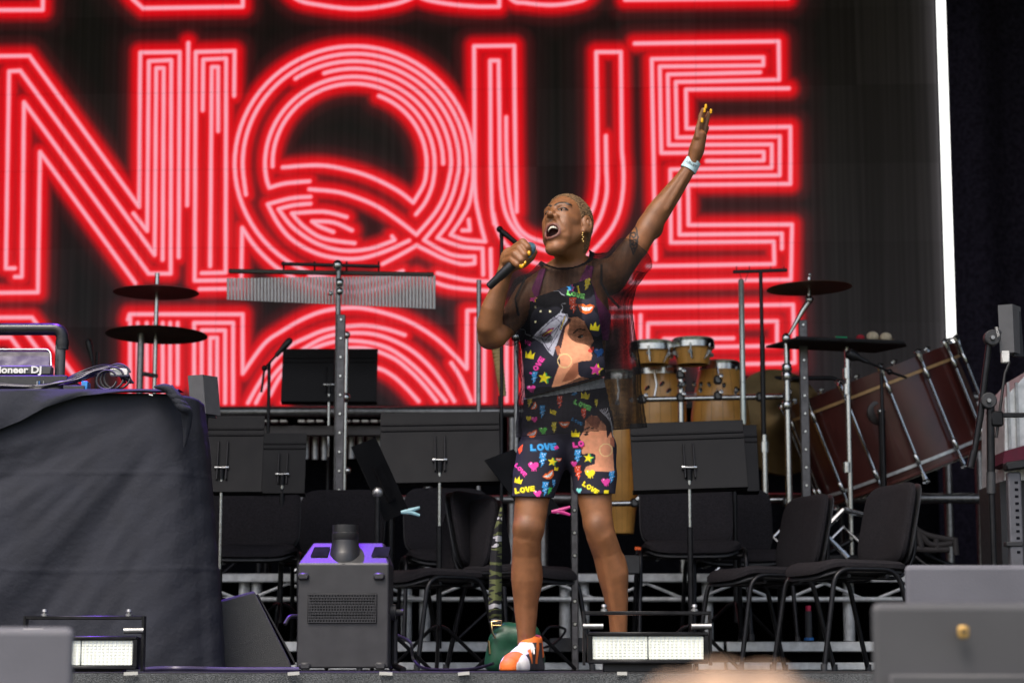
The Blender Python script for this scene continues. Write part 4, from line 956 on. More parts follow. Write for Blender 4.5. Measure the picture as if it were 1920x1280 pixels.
def peg(px, py, D, m, label, s=1):
    c = thing('clothes_peg', label, 'clothes peg', W(px, py, D))
    for dy in (-7, 8): MB().tube([W(px-16, py+2, D), W(px+2, py+dy*.25, D), W(px+19, py+dy, D)], [.007*s, .010*s, .006*s], 8).build('jaw', m, c)
    MB().tube([W(px-4, py-4, D), W(px-4, py+6, D)], .007, 8).build('spring', M_steel, c)
peg(768, 958, 9.15, mat('peg_blue', (.30, .55, .62), .4, var=.05), 'pale blue clothes peg on the corner of the tilted left music stand')
peg(1050, 957, 9.4, mat('peg_pink', (.75, .05, .30), .4, var=.05), 'bright pink clothes peg beside the legs of the singer')

# ------------------------------------------------------------------ smoke machine, wedge, strobe bars, foreground
D = 7.75; zt = ZY(1056, D); x0, x1 = XP(556, D), XP(728, D); dep = .30; ztop = ZY(1014, D)
fg = thing('smoke_machine', 'charcoal box machine with round spout and purple lit top', 'smoke machine', ((x0+x1)/2, D+dep/2, 0))
M_case = mat('machine_case', (.030, .030, .033), .45, var=.15, scale=20, bump=.06, bscale=600)
bd = MB(); inx = .045
prof = [(x0, .012), (x1, .012), (x1, zt), (x0, zt)]
bd.add([(x0, D, .012), (x1, D, .012), (x1, D, zt), (x0, D, zt), (x0, D+dep, .012), (x1, D+dep, .012), (x1, D+dep, zt), (x0, D+dep, zt),
        (x0+inx, D+.10, ztop), (x1-inx*.6, D+.10, ztop), (x1-inx*.6, D+dep-.05, ztop), (x0+inx, D+dep-.05, ztop)],
       [(0,1,2,3),(1,5,6,2),(5,4,7,6),(4,0,3,7),(0,4,5,1),(3,2,9,8),(2,6,10,9),(6,7,11,10),(7,3,8,11),(8,9,10,11)])
body = bd.build('case', M_case, fg, smooth=False)
bev = body.modifiers.new('bevel', 'BEVEL'); bev.width = .007; bev.segments = 3
cxm = (x0+x1)/2; MB().lathe((XP(642, D), D+.062, zt-.012), (0, 0, 1), [(0, .062), (.012, .061), (.013, .057), (.05, .057), (.053, .055), (.09, .049), (.1, .0475), (.102, .049), (.125, .049), (.127, .047), (.155, .047), (.155, .042), (.07, .04)], 28).build('spout', mat('spout_plastic', (.02, .02, .022), .35, var=.1), fg)
for px in (593, 708):
    a = W(px-14, 1041, D); tz = (zt, ztop)
    def top(px_, t): return Vector((XP(px_, D), D+.10*t-.003, zt+(ztop-zt)*t+.002))
    MB().prism([top(px-15, .3), top(px+17, .3), top(px+20, .72), top(px-10, .72)], (0, .002, .004)).build('grip_hole', M_drape, fg)
gx0, gx1, gz0, gz1 = XP(575, D), XP(706, D), ZY(1168, D), ZY(1112, D)
gr = MB().box(((gx0+gx1)/2, D-.001, (gz0+gz1)/2), (gx1-gx0, .006, gz1-gz0), bev=.003).build('grille_plate', mat('grille_back', (.006, .006, .007), .8), fg)
gb = MB(); nx_ = 24; nz_ = 10
for i in range(nz_+1):
    z = gz0+.004+(gz1-gz0-.008)*i/nz_; gb.box(((gx0+gx1)/2, D-.006, z), (gx1-gx0-.004, .003, .0032))
for i in range(nx_+1):
    for s_ in (-1, 1):
        xa = gx0+.004+(gx1-gx0-.008)*i/nx_; gb.tube([(xa, D-.006, gz0+.003), (min(max(xa+s_*.02, gx0+.003), gx1-.003), D-.006, gz1-.003)], .0013, 5, False)
gb.build('grille_mesh', M_case, gr)
for px, py in ((569, 1080), (711, 1080), (572, 1252), (713, 1252)):
    c = W(px, py, D); MB().box((c.x, D-.004, max(c.z, .02)), (.040, .02, .026), bev=.006).build('corner_pad', M_case, fg)
br = MB().tube(bend([(x1+.012, D+.17, .19), (x1+.012, D+.17, .02), (x1+.05, D+.10, .006)], .02), .012, 8); br.build('yoke', M_black, fg)
MB().lathe((x1, D+.14, .215), (1, 0, 0), [(0, .03), (.018, .03), (.02, .012), (.045, .012), (.047, .006)], 18).build('yoke_knob', M_plastic, fg)
MB().tube(bend([(x0-.012, D+.14, .2), (x0-.04, D+.12, .2), (x0-.055, D+.1, .17)], .015), .008, 8).build('yoke_lever', M_black, fg)

D = 7.95; wp = [W(392, 1256, D), W(549, 1256, D), W(543, 1238, D), W(477, 1107, D), W(392, 1130, D)]
wp = [Vector((p.x, p.y, max(p.z, .003))) for p in wp]
wd = thing('wedge_monitor', 'black textured wedge speaker between the draped table and the smoke machine', 'speaker', ((wp[0].x+wp[1].x)/2, D+.2, 0))
o = MB().prism([wp[0], wp[1], wp[2], wp[3], wp[4]], (-.06, .42, .0)).build('cabinet', mat('speaker_paint', (.04, .043, .045), .6, var=.2, scale=300, bump=.5, bscale=420), wd, smooth=False)
bv = o.modifiers.new('bevel', 'BEVEL'); bv.width = .008; bv.segments = 2
o = MB().prism([wp[1]+Vector((.004, .03, .02)), wp[2]+Vector((.006, .03, .01)), wp[3]+Vector((.006, .03, -.012)), wp[3]+Vector((-.052, .39, -.012)), wp[2]+Vector((-.052, .39, .01)), wp[1]+Vector((-.05, .39, .02))][:6], (.004, 0, .002)).build('grille', M_black, wd, smooth=False)

def strobe(px0, px1, pyt, pyb, D, yk, label, blur=0):
    x0, x1 = XP(px0, D), XP(px1, D); z0, z1 = ZY(pyb, D), ZY(pyt, D); zk = ZY(yk, D); cx = (x0+x1)/2
    s = thing('strobe_bar', label, 'stage light', (cx, D+.05, 0), 'LED strobe bars at the stage edge')
    MB().box((cx, D+.06, (z0+z1)/2), (x1-x0, .1, z1-z0), bev=.005).build('housing', M_blackm, s)
    t = .012
    lensm = mat('strobe_lens', (.80, .85, .82), .3, var=.06, scale=8)
    n_, wl = 2, (x1-x0-2*t)/2
    for i in range(2): 
        p = MB().box((x0+t+wl*(i+.5), D+.006, (z0+z1)/2), (wl-.003, .012, z1-z0-2*t), bev=.002).build('led_panel', lensm, s)
        dm = MB(); nr = 8; nc = 13
        for r_ in range(nr):
            for c_ in range(nc):
                X = x0+t+wl*i+wl*(c_+.5)/nc; Z = z0+t+(z1-z0-2*t)*(r_+.5)/nr
                dm.box((X, D-.001, Z), (wl/nc*.55, .002, (z1-z0)/nr*.42))
        dm.build('diodes', mat('yellow_diode', (.84, .86, .74), .35, var=.1), p)
    fr = MB().box((cx, D+.0, z1-.004), (x1-x0, .02, .012), bev=.003).box((cx, D, z0+.005), (x1-x0, .02, .012), bev=.003).box((x0+.005, D, (z0+z1)/2), (.012, .019, z1-z0-.02)).box((x1-.005, D, (z0+z1)/2), (.012, .019, z1-z0-.02))
    fr.build('frame', M_blackm, s)
    yx0, yx1 = x0-.012, x1+.012
    MB().box((cx, D+.05, zk), (yx1-yx0, .045, .012), bev=.002).box((yx0, D+.05, (zk+z0)/2), (.008, .045, zk-z0+.012)).box((yx1, D+.05, (zk+z0)/2), (.008, .045, zk-z0+.012)).build('yoke', M_blackm, s)
    for px in (.14, .9): MB().lathe((x0+(x1-x0)*px, D+.04, zk+.004), (0, 0, 1), [(0, .012), (.008, .012), (.01, .006), (.016, .010), (.024, .008)], 10).build('bolt', M_steel, s)
    for xx, sg in ((x1, -1), (x0, 1)): MB().tube([(xx+.015*-sg, D+.03, z1+.02), (xx+sg*.05, D+.03, z1+.02)], .010, 10).build('tilt_lever', M_steel, s)
    MB().box((cx, D+.06, z0/2), (x1-x0-.1, .08, max(z0, .004)), bev=.002).build('foot', M_black, s)
strobe(46, 256, 1193, 1254, 7.05, 1157, 'LED strobe bar on the floor in front of the draped table')
strobe(1103, 1328, 1185, 1243, 6.95, 1148, 'LED strobe bar on the floor hiding the left foot of the singer')
M_grey = mat('grey_cabinet', (.095, .095, .115), .55, var=.12, scale=6, bump=.1)
def cab(px0, px1, py, D, dep, label, badge=None, m=M_grey):
    x0, x1 = XP(px0, D), XP(px1, D); z1 = ZY(py, D)
    s = thing('speaker_cabinet', label, 'speaker', ((x0+x1)/2, D+dep/2, -1.75), 'grey cabinets in the pit')
    tp_ = .16*dep*2; e0 = tp_ if x0 > 0 else 0; e1 = tp_ if x0 < 0 else 0
    o_ = MB().add([(x0, D, -1.74), (x1, D, -1.74), (x1-e1, D+dep, -1.74), (x0+e0, D+dep, -1.74), (x0, D, z1), (x1, D, z1), (x1-e1, D+dep, z1-.02), (x0+e0, D+dep, z1-.02)], [(0,3,2,1),(4,5,6,7),(0,1,5,4),(1,2,6,5),(2,3,7,6),(3,0,4,7)]).build('cabinet', m, s, smooth=False)
    bm_ = o_.modifiers.new('b', 'BEVEL'); bm_.width = .012; bm_.segments = 3
    MB().box(((x0+x1)/2, D-.008, (z1-1.75)/2-.03), (x1-x0-.05, .012, z1+1.75-.16), bev=.003).build('grille', m, s)
    if badge: b_ = W(badge[0], badge[1], D-.02); MB().box(b_, (badge[2], .008, badge[2]*1.15), bev=.003).build('badge', mat('brass_badge', (.62, .38, .12), .4, .6), s); MB().prism([b_+Vector((dx*badge[2]*.28, -.006, dz*badge[2]*.28)) for dx, dz in ((0, -1), (1, .3), (.5, .8), (0, .4), (-.5, .8), (-1, .3))], (0, .002, 0)).build('emblem', M_black, s)
    return s
cab(-260, 139, 1174, 3.4, .5, 'blurred grey speaker cabinet in the lower left corner')
cab(1634, 2250, 1128, 3.3, .55, 'blurred dark grey speaker cabinet with brass badge in the lower right corner', (1806, 1184, .017), mat('dark_grey_cabinet', (.048, .048, .053), .55, var=.12, scale=6))
cab(1700, 2150, 1058, 5.2, .5, 'pale grey speaker cabinet behind the badge cabinet at the right edge')
# head of somebody in the pit
HY = .95; hx = W(1392, 1224, HY-.05)
pp = thing('person', 'blurred blond head of somebody in the pit at the bottom edge', 'person', (hx.x, HY, -1.75))
f = Field((hx.x-.26, HY-.17, hx.z-1.0), (hx.x+.26, HY+.21, hx.z+.02), .01)
f.ell((hx.x, HY+0.000, hx.z-.115), (.072, .092, .098), None, .02); f.ell((hx.x, HY+0.060, hx.z-.16), (.058, .055, .075), None, .03); f.cone((hx.x, HY-0.010, hx.z-.2), (hx.x, HY-0.030, hx.z-.32), .055, .06, .03)
f.cone((hx.x-.15, HY-0.020, hx.z-.37), (hx.x+.15, HY-0.020, hx.z-.37), .065, .065, .05); f.chain([((hx.x, HY-0.020, hx.z-.42), .14), ((hx.x, HY-0.020, hx.z-.9), .13)], .06, .7)
V, Q = f.nets(); np_obj('body', V, Q, mat('pit_clothes', (.03, .03, .035), .9), pp)
f = Field((hx.x-.12, HY-.15, hx.z-.26), (hx.x+.12, HY+.15, hx.z+.02), .006); f.ell((hx.x, HY-0.005, hx.z-.112), (.082, .1, .106), None, .02); f.ell((hx.x, HY-0.040, hx.z-.19), (.07, .06, .09), None, .03); wrinkle(f, .003, 260, 30)
V, Q = f.nets(); np_obj('hair', V, Q, mat('blond_hair', (.40, .26, .17), .6, var=.25, scale=90, bump=.4, bscale=300), pp); del f
# tape tabs on the stage edge
for px, wv_, lb in ((250, 36, 'white tape tab on the stage edge below the left strobe bar'), (553, 30, 'white tape tab on the stage edge at the left corner of the smoke machine'), (725, 34, 'white tape tab on the stage edge at the right corner of the smoke machine'), (870, 30, 'white tape tab on the stage edge left of the orange shoe'), (1165, 26, 'white tape tab on the stage edge below the strobe bar before the singer')):
    MB().box((XP(px, SF), SF-.04, -.004), (wv_*.7*mpp(SF), .004, .010), Matrix.Rotation(R(random.uniform(-6, 6)), 3, 'Y')).solo('tape_tab', mat('dirty_tape', (.42, .42, .40), .7), lb, 'tape', 'white tape tabs on the stage edge')

# ------------------------------------------------------------------ draped table with DJ gear
D = 7.6; TZ = ZY(737, D); TX1 = XP(350, D); TX0 = TX1-1.75; TY0, TY1 = D, D+.44
tb = thing('draped_table', 'DJ table covered to the floor with a charcoal cloth', 'table', ((TX0+TX1)/2, (TY0+TY1)/2, 0))
def rrect(a0, a1, b0, b1, r, p):
    """point and outward normal at perimeter fraction p (start: front left, running right along the front)"""
    segs = [('l', (a0+r, b0), (a1-r, b0), (0, -1)), ('c', (a1-r, b0+r), -90, 0), ('l', (a1, b0+r), (a1, b1-r), (1, 0)), ('c', (a1-r, b1-r), 0, 90),
            ('l', (a1-r, b1), (a0+r, b1), (0, 1)), ('c', (a0+r, b1-r), 90, 180), ('l', (a0, b1-r), (a0, b0+r), (-1, 0)), ('c', (a0+r, b0+r), 180, 270)]
    Ls = [math.dist(s[1], s[2]) if s[0] == 'l' else math.pi/2*r for s in segs]; t = p*sum(Ls)
    for s, L in zip(segs, Ls):
        if t <= L+1e-9:
            u = t/L
            if s[0] == 'l': return s[1][0]+(s[2][0]-s[1][0])*u, s[1][1]+(s[2][1]-s[1][1])*u, s[3][0], s[3][1]
            a = R(s[2]+(s[3]-s[2])*u); return s[1][0]+r*math.cos(a), s[1][1]+r*math.sin(a), math.cos(a), math.sin(a)
        t -= L
    return a0+r, b0, 0, -1
rows = []; NP = 300; drops = np.linspace(0, 1, 130)
cxo, cyo = TX1-.06, TZ-.02
for t_ in (.05, .5, .9, .985):
    rows.append([Vector(((TX0+TX1)/2+(rrect(TX0, TX1, TY0, TY1, .16, i/NP)[0]-(TX0+TX1)/2)*t_, (TY0+TY1)/2+(rrect(TX0, TX1, TY0, TY1, .16, i/NP)[1]-(TY0+TY1)/2)*t_, TZ)) for i in range(NP+1)])
for v in drops:
    row = []
    for i in range(NP+1):
        x, y, nx_, ny_ = rrect(TX0, TX1, TY0, TY1, .16, i/NP); z = TZ-.006-(TZ-.006)*v
        flare = .012*min(1, v*6)+.095*v**1.1
        dx, dz = x-cxo, cyo-z; ang = math.atan2(max(dz, 1e-3), -dx if ny_ < -.5 else .2-(y-TY0)); rr = math.hypot(dx, dz)
        amp = .024*min(1, rr*1.1)*min(1, v*3)*(1-.3*v)*(1 if ny_ < -.5 else .4)
        fold = amp*(math.sin(ang*9+.6+.8*rr)+.42*math.sin(ang*20+1.4+2*rr)+.22*abs(math.sin(ang*31+rr*3)))+.006*math.sin(x*17+z*6)*v+.0012*math.sin(x*70-z*57)*min(1, v*4)
        fold += .0022*math.exp(-((z-.36-.01*math.sin(x*5))/.007)**2)+.0022*math.exp(-((z-.70)/.007)**2)+.002*math.exp(-((x-TX0-1.05)/.008)**2)
        row.append(Vector((x+nx_*(flare+fold*.8), y+ny_*(flare*.4+fold), z)))
    rows.append(row)
M_cloth = mat('charcoal_cloth', (.023, .025, .034), .9, var=.14, scale=9, bump=.22, bscale=55, spec=.3)
MB().grid(rows).build('cloth', M_cloth, tb, ang=80)
# second layer of cloth pulled across the top front
fl = []
lowx = [-220, -120, 0, 40, 85, 150, 220, 290, 335]; lowy = [836, 826, 804, 788, 763, 742, 735, 733, 731]
for i in range(80):
    px = -220+555*i/79; yb = np.interp(px, lowx, lowy); rowp = []
    for k in range(14):
        t = k/13; py = 729+(yb-729)*t; rowp.append(W(px, py, D-.020-.010*math.sin(t*2.6)-.004*math.sin(px*.05+t*4)-.016*t))
    fl.append([Vector((rowp[0].x, D+.12, rowp[0].z+.004))]+rowp)
MB().grid(fl).build('cloth_overlap', M_cloth, tb, ang=80)
kn = MB()
for i in range(9):
    a = .5*i; kn.tube(smoothline([W(290+4*i, 727+random.uniform(-5, 4), D-.06), W(315+3*i, 733+3*i+random.uniform(-6, 6), D-.1), W(338+2*i, 752+3*i, D-.07), W(346, 790+6*i, D-.03)], 6), [.004+.012*math.sin(math.pi*k/18) for k in range(19)], 8)
kn.build('gathered_corner', M_cloth, tb, ang=80)
TOPZ = TZ+.004
# DJ gear
dj = thing('dj_player', 'black DJ player with tilted screen and white lettering on the table', 'DJ player', (XP(20, D), D+.2, TOPZ))
def bxp(px0, px1, py0, py1, D0, dep, bev=.004):
    a, b = W(px0, py1, D0), W(px1, py0, D0); return MB().box(((a.x+b.x)/2, D0+dep/2, (a.z+b.z)/2), (b.x-a.x, dep, b.z-a.z), bev=bev)
o = bxp(-170, 126, 703, 731, D+.10, .36); o.build('chassis', M_plastic, dj)
lg = bxp(-160, 96, 685, 702, D+.14, .05); lgo = lg.build('logo_bar', mat('bar_grey', (.06, .06, .064), .45), dj)
c = W(33, 693.5, D+.137); text_part('lettering', 'Pioneer DJ', .035, Matrix.Translation(c)@Matrix.Rotation(R(90), 4, 'X')@Matrix.Scale(1.15, 4, (1, 0, 0)), M_white, lgo, bold=.0012)
sc = MB().prism([W(-160, 686, D+.2), W(92, 686, D+.2), W(94, 660, D+.235), W(90, 657, D+.24), W(-160, 657, D+.24)], (0, .012, 0)).build('screen', mat('dark_glass', (.10, .09, .11), .12, var=.1, spec=.8), dj)
MB().tube(bend([W(-160, 655, D+.235), W(90, 655, D+.235), W(95, 662, D+.23), W(96, 686, D+.2)], .02), .0035, 8).build('screen_rim', M_steel, dj)
for px in (68, 72, 80): bxp(px, px+3, 714, 722, D+.095, .01, .001).build('socket', M_steel if px != 72 else mat('socket_blue', (.05, .15, .4), .4), dj)
fx = thing('tube_frame', 'black padded tube frame standing over the DJ player', 'frame', (XP(112, D+.3), D+.3, TOPZ))
MB().tube(bend([W(-200, 617, D+.3), W(117, 617, D+.3), W(117, 655, D+.3)], .06, 8), .0235, 16).build('padded_bar', mat('rubber_tube', (.014, .014, .016), .3, var=.2, bump=.1), fx)
MB().tube([W(114, 640, D+.3), Vector((W(114, 640, D+.3).x, D+.3, TOPZ))], .0195, 16).build('upright', mat('grey_tube', (.10, .10, .105), .3, .4), fx)
MB().lathe(W(117, 643, D+.3), (0, 0, 1), [(-.012, .0245), (0, .0255), (.012, .0245)], 16).build('collar', M_black, fx)
cb = thing('cable_tangle', 'tangle of black and purple lit cables lying on the draped table', 'cables', (XP(150, D+.05), D+.05, TOPZ))
for i in range(11):
    o_ = random.uniform; pts = [W(-40+8*i, 722+o_(-6, 8), D+.07+.012*i), W(60, 728+o_(-5, 6), D+.04), W(110, 722+o_(-6, 6), D+.03+.006*i), W(150+o_(-8, 8), 705+o_(-8, 8), D+.05+.01*i), W(190+o_(-12, 12), 690+o_(-5, 10), D+.06+.008*i), W(225+o_(-10, 10), 695+o_(-8, 10), D+.08), W(240+o_(-10, 15), 718, D+.10)]
    MB().tube(smoothline(pts, 7), .0042, 7).build('cable', M_black if i % 3 else mat('cable_grey', (.05, .05, .06), .4), cb)
for i in range(3): MB().tube(arc(W(200+10*i, 712-3*i, D+.02+.01*i), (1, 0, 0), (0, .3, 1), .036+.006*i, 20, 350, 22), .004, 7, False).build('loop', M_black, cb)
bxp(205, 240, 690, 704, D+.05, .03).build('plug', M_white, cb)
tp = bxp(152, 164, 714, 732, D+.03, .06, .002); tp.solo('tape_roll', mat('blue_tape', (.03, .22, .55), .5), 'small bright blue box beside the cables on the table', 'box')
bxp(118, 158, 722, 734, D+.02, .08, .002).solo('power_strip', M_plastic, 'flat dark power strip in front of the blue box on the table', 'power strip')
MB().box(W(283, 740, D-.075), (.014, .004, .004), Matrix.Rotation(R(12), 3, 'Y')).solo('paper_scrap', M_white, 'tiny white scrap on the table cloth near its right corner', 'paper')
# green bag with camouflage strap
D = 8.6; bgp = thing('handbag', 'dark green handbag on the floor behind the right foot of the singer', 'bag', (XP(967, D), D, 0))
M_green = mat('green_leather', (.012, .07, .035), .35, var=.25, scale=25, bump=.15, bscale=300)
f = Field((XP(915, D)-.02, D-.1, -.01), (XP(1020, D)+.02, D+.12, ZY(1160, D)+.02), .004); 
f.chain([((XP(940, D), D, .045), .05), ((XP(948, D), D, ZY(1190, D)), .05)], .03, .8); f.chain([((XP(995, D), D, .045), .05), ((XP(988, D), D, ZY(1190, D)), .05)], .03, .8); f.cone((XP(940, D), D, .05), (XP(995, D), D, .05), .05, .05, .03); f.cone((XP(950, D), D, .13), (XP(985, D), D, .13), .05, .05, .03); f.cone((XP(925, D), D-.02, .03), (XP(930, D), D-.02, ZY(1200, D)), .035, .03, .02)
V, Q = f.nets(); np_obj('bag_body', V, Q, M_green, bgp); del f
MB().tube([W(923, 1172, D-.06), W(940, 1172, D-.06), W(940, 1163, D-.06), W(922, 1165, D-.06), W(923, 1185, D-.07), W(929, 1196, D-.07)], .004, 6).tube([W(916, 1200, D-.05), W(918, 1225, D-.05)], .005, 6).build('gold_clasp', mat('brass', (.6, .42, .18), .25, 1), bgp)
m = bpy.data.materials.new('camouflage_strap'); m.use_nodes = True; n = m.node_tree.nodes; l = m.node_tree.links; b = n['Principled BSDF']; b.inputs['Roughness'].default_value = .85
tc = n.new('ShaderNodeTexCoord'); mp = n.new('ShaderNodeMapping'); mp.inputs['Scale'].default_value = (9, 9, 30); nz = n.new('ShaderNodeTexNoise'); nz.inputs['Scale'].default_value = 1.0; nz.inputs['Detail'].default_value = 2
l.new(tc.outputs['Object'], mp.inputs[0]); l.new(mp.outputs[0], nz.inputs['Vector']); cr = n.new('ShaderNodeValToRGB'); cr.color_ramp.interpolation = 'CONSTANT'
for i, (p_, c_) in enumerate(((0, (.012, .012, .012)), (.46, (.13, .15, .05)), (.56, (.012, .012, .012)), (.62, (.55, .55, .55)))):
    e = cr.color_ramp.elements[i] if i < 2 else cr.color_ramp.elements.new(p_); e.position = p_; e.color = (*c_, 1)
l.new(nz.outputs['Fac'], cr.inputs[0]); l.new(cr.outputs[0], b.inputs['Base Color'])
sp_ = [(940, 950), (934, 990), (930, 1040), (929, 1090), (928, 1130), (929, 1168)]; hw = [2, 7, 11, 12, 12, 12]; rows = []
for (px, py), h in zip(sp_, hw): rows.append([W(px-h, py, D-.03), W(px, py, D-.045), W(px+h, py, D-.03)])
o = MB().grid(rows).build('strap', m, bgp); sdm = o.modifiers.new('s', 'SOLIDIFY'); sdm.thickness = .003

# ------------------------------------------------------------------ percussion on the riser
def stand_pole(px, py0, py1, D, r, m, parent, name='pole'):
    a = W(px, py0, D); return MB().tube([a, Vector((a.x, a.y, ZY(py1, D) if py1 else RZ))], r, 12).build(name, m, parent)
def tripod(px, D, parent, m=M_chrome, z=None, h=.28, sp=.3):
    z = RZ if z is None else z; x = XP(px, D)
    for k in range(3):
        a = R(200+120*k); MB().tube([(x, D, z+h), (x+sp*math.cos(a), D+sp*math.sin(a), z+.01)], .009, 8).build('leg', m, parent)
def cymbal(px, py, wpx, D, m, parent, tilt=(0, 0)):
    c = W(px, py, D); r = wpx/2*mpp(D); ax = Vector((tilt[0], tilt[1], 1)).normalized()
    return MB().lathe(c, ax, [(-r*.10, r), (-r*.085, r*.99), (-r*.05, r*.7), (-r*.01, r*.24), (r*.02, r*.2), (r*.09, r*.1), (r*.1, .012), (r*.085, .012), (r*.01, r*.19), (-r*.02, r*.23), (-r*.06, r*.7), (-r*.095, r*.99)], 48).build('cymbal', m, parent)
M_bronze = mat('dark_bronze', (.17, .09, .06), .5, .6, var=.3, scale=14)
D = 13.1
cs = thing('cymbal_stand', 'chrome stand carrying two dark cymbals above the draped table', 'cymbal stand', (XP(295, D), D, RZ))
cymbal(293, 541, 160, D, mat('red_lit_bronze', (.42, .12, .12), .55, .35, var=.2), cs, (0, .0)); cymbal(294, 619, 190, D, M_bronze, cs, (.01, .03))  # upper cymbal: red light of the screen put into its bronze colour
stand_pole(295, 512, None, D, .014, M_chrome, cs); stand_pole(265, 612, None, D-.05, .021, M_steel, cs, 'side_pole'); tripod(295, D, cs)
MB().tube([W(265, 700, D-.05), W(295, 705, D)], .014, 8).build('clamp', M_steel, cs)
# bar chimes
D = 12.6
bc = thing('bar_chimes', 'row of silver bar chimes hanging on a stand before the screen', 'chimes', (XP(636, D), D, RZ))
nb = 62
bmesh_ = {}
for i in range(nb):
    t = i/(nb-1); px = 428+386*t; yt = 520-6*t+(0 if i % 2 else 0); yb = 562+17*t
    MB().tube([W(px, yt+2, D), W(px, yb, D)], .0085, 8).build('chime', mat('chime_bar', (.66, .66, .64), .35, .35, var=.1), bc)
MB().box((W(621, 512, D)+W(621, 511, D))/2, ((815-430)*mpp(D), .03, .025), Matrix.Rotation(R(1.0), 3, 'Y'), bev=.004).build('bar', mat('dark_wood', (.05, .035, .025), .5), bc)
MB().box(W(620, 497, D-.03), (185*mpp(D), .03, .018), Matrix.Rotation(R(1.5), 3, 'Y'), bev=.004).build('top_bar', M_blackm, bc)
for px in (532, 590, 650, 710): MB().tube([W(px, 490, D-.03), W(px, 514, D)], .006, 6).build('hanger', M_blackm, bc)
stand_pole(635, 500, None, D-.06, .016, M_steel, bc); tripod(635, D, bc)
for px, py, r in ((633, 497, .03), (637, 530, .026), (620, 550, .014), (637, 546, .022), (650, 628, .022), (648, 745, .028), (652, 882, .02)): MB().ball(W(px, py, D-.08), (r, r*.8, r*1.1), 12).build('clamp', M_chrome, bc)
MB().tube([W(650, 625, D-.07), Vector((W(650, 625, D).x, D-.07, RZ))], .012, 10).build('rear_pole', M_chrome, bc)
def perforated(px, py0, py1, D, z, label, wpx=17):
    a = W(px, py0, D); w_ = wpx*mpp(D); zb = ZY(py1, D) if py1 else z
    p = thing('perforated_post', label, 'post', (a.x, D, z), 'perforated steel posts')
    MB().box((a.x, D, (a.z+z)/2), (w_, w_*.7, a.z-z), bev=.004).build('post', mat('post_steel', (.13, .125, .13), .35, .7, var=.3), p)
    k = 0; zz_ = a.z-.03
    while zz_ > max(zb, z)+.02:
        o_ = cached('rivet', lambda: MB().lathe((0, 0, 0), (0, -1, 0), [(-.004, .011), (.002, .011), (.006, .007)], 10), M_chrome)
        q_ = link('rivet', o_, p); q_.location = (0, -w_*.35, zz_-z); zz_ -= .105; k += 1
perforated(640, 590, 985, 11.7, STEP_Z, 'dark perforated steel post behind the smoke machine', 16)
perforated(1505, 600, 1045, 12.4, RZ, 'tall perforated steel post in front of the bass drum', 16)
perforated(1076, 735, 1225, 9.95, 0, 'perforated steel post seen between the legs of the singer', 13)
# vibraphone
D = 12.9; vb = thing('vibraphone', 'vibraphone with pale bars and grey resonator tubes behind the music stands', 'vibraphone', (XP(600, D), D, RZ))
for i in range(14):
    if i in (3, 7): continue
    px = 498+17*i; MB().box(W(px, 790, D-.2), (.048, .06, .018), bev=.006).build('bar', mat('vibes_bar', (.55, .53, .48), .35, .6), vb)
    MB().tube([W(px+8, 818, D), W(px+8, 862-abs(i-6)*.8, D)], .021, 12).build('resonator', M_steel, vb)
bxp(480, 750, 797, 816, D-.16, .06).build('frame_rail', mat('rail_brown', (.05, .042, .04), .5), vb)
for px in (490, 735): MB().tube([W(px, 815, D), Vector((W(px, 815, D).x, D, RZ))], .02, 10).build('leg', M_blackm, vb)
# bongos, congas, gong on a rack
M_wood = mat('honey_wood', (.66, .33, .075), .35, var=.22, scale=6, coat=.3)
M_skinh = mat('drum_head', (.45, .40, .34), .6, var=.1)
def drum(px, pyt, pyb, wt, wb, D, name, label, cat, group, nl=6, belly=0):
    a, b_ = W(px, pyt, D), W(px, pyb, D); s = mpp(D); rt, rb = wt/2*s, wb/2*s; h = a.z-b_.z
    t = thing(name, label, cat, (a.x, D, b_.z), group)
    prof = [(h*k/12, rb+(rt-rb)*k/12+belly*s*math.sin(math.pi*k/12)) for k in range(13)]
    NS = 16
    for j in range(NS):                        # wooden staves
        mb = MB(); a0, a1 = 2*math.pi*j/NS, 2*math.pi*(j+.975)/NS; P = []
        for hh, r in prof: P.append([Vector((a.x+r*math.cos(a0+(a1-a0)*k/3), D+r*math.sin(a0+(a1-a0)*k/3), b_.z+hh)) for k in range(4)])
        mb.grid(P); mb.build('stave', M_wood, t)
    MB().lathe((a.x, D, b_.z), (0, 0, 1), [(.01, rb*.96), (h*.5, rb*.97), (h-.01, rt*.97)], 24).build('inner_shell', mat('drum_inside', (.05, .025, .01), .8), t)
    MB().lathe((a.x, D, a.z), (0, 0, 1), [(-.01, rt*1.02), (.008, rt*1.02), (.014, rt*.97), (.015, .01)], 32).build('head', M_skinh, t)
    hp = MB().lathe((a.x, D, a.z), (0, 0, 1), [(-.045, rt*1.03), (-.046, rt*1.1), (-.012, rt*1.1), (-.01, rt*1.06), (.004, rt*1.08), (.004, rt*1.03)], 32).build('hoop', M_chrome, t)
    for k in range(nl):
        an = 2*math.pi*(k+.3)/nl; x, y = a.x+rt*1.12*math.cos(an), D+rt*1.12*math.sin(an)
        lg_ = MB().tube([(x, y, a.z-.03), (x*.6+a.x*.4+(rb*.42)*math.cos(an)*.0+0, y, a.z-.12), (a.x+(rt*.985+belly*s*.5)*math.cos(an)*1.03, D+(rt*.985+belly*s*.5)*math.sin(an)*1.03, a.z-min(.2, h*.55))], .007, 8).build('lug', M_chrome, t)
        MB().ball((a.x+(rt*1.02+belly*s*.5)*math.cos(an), D+(rt*1.02+belly*s*.5)*math.sin(an), a.z-min(.2, h*.55)), .015, 8).build('lug_nut', M_alu, lg_)
    return t
D = 12.8
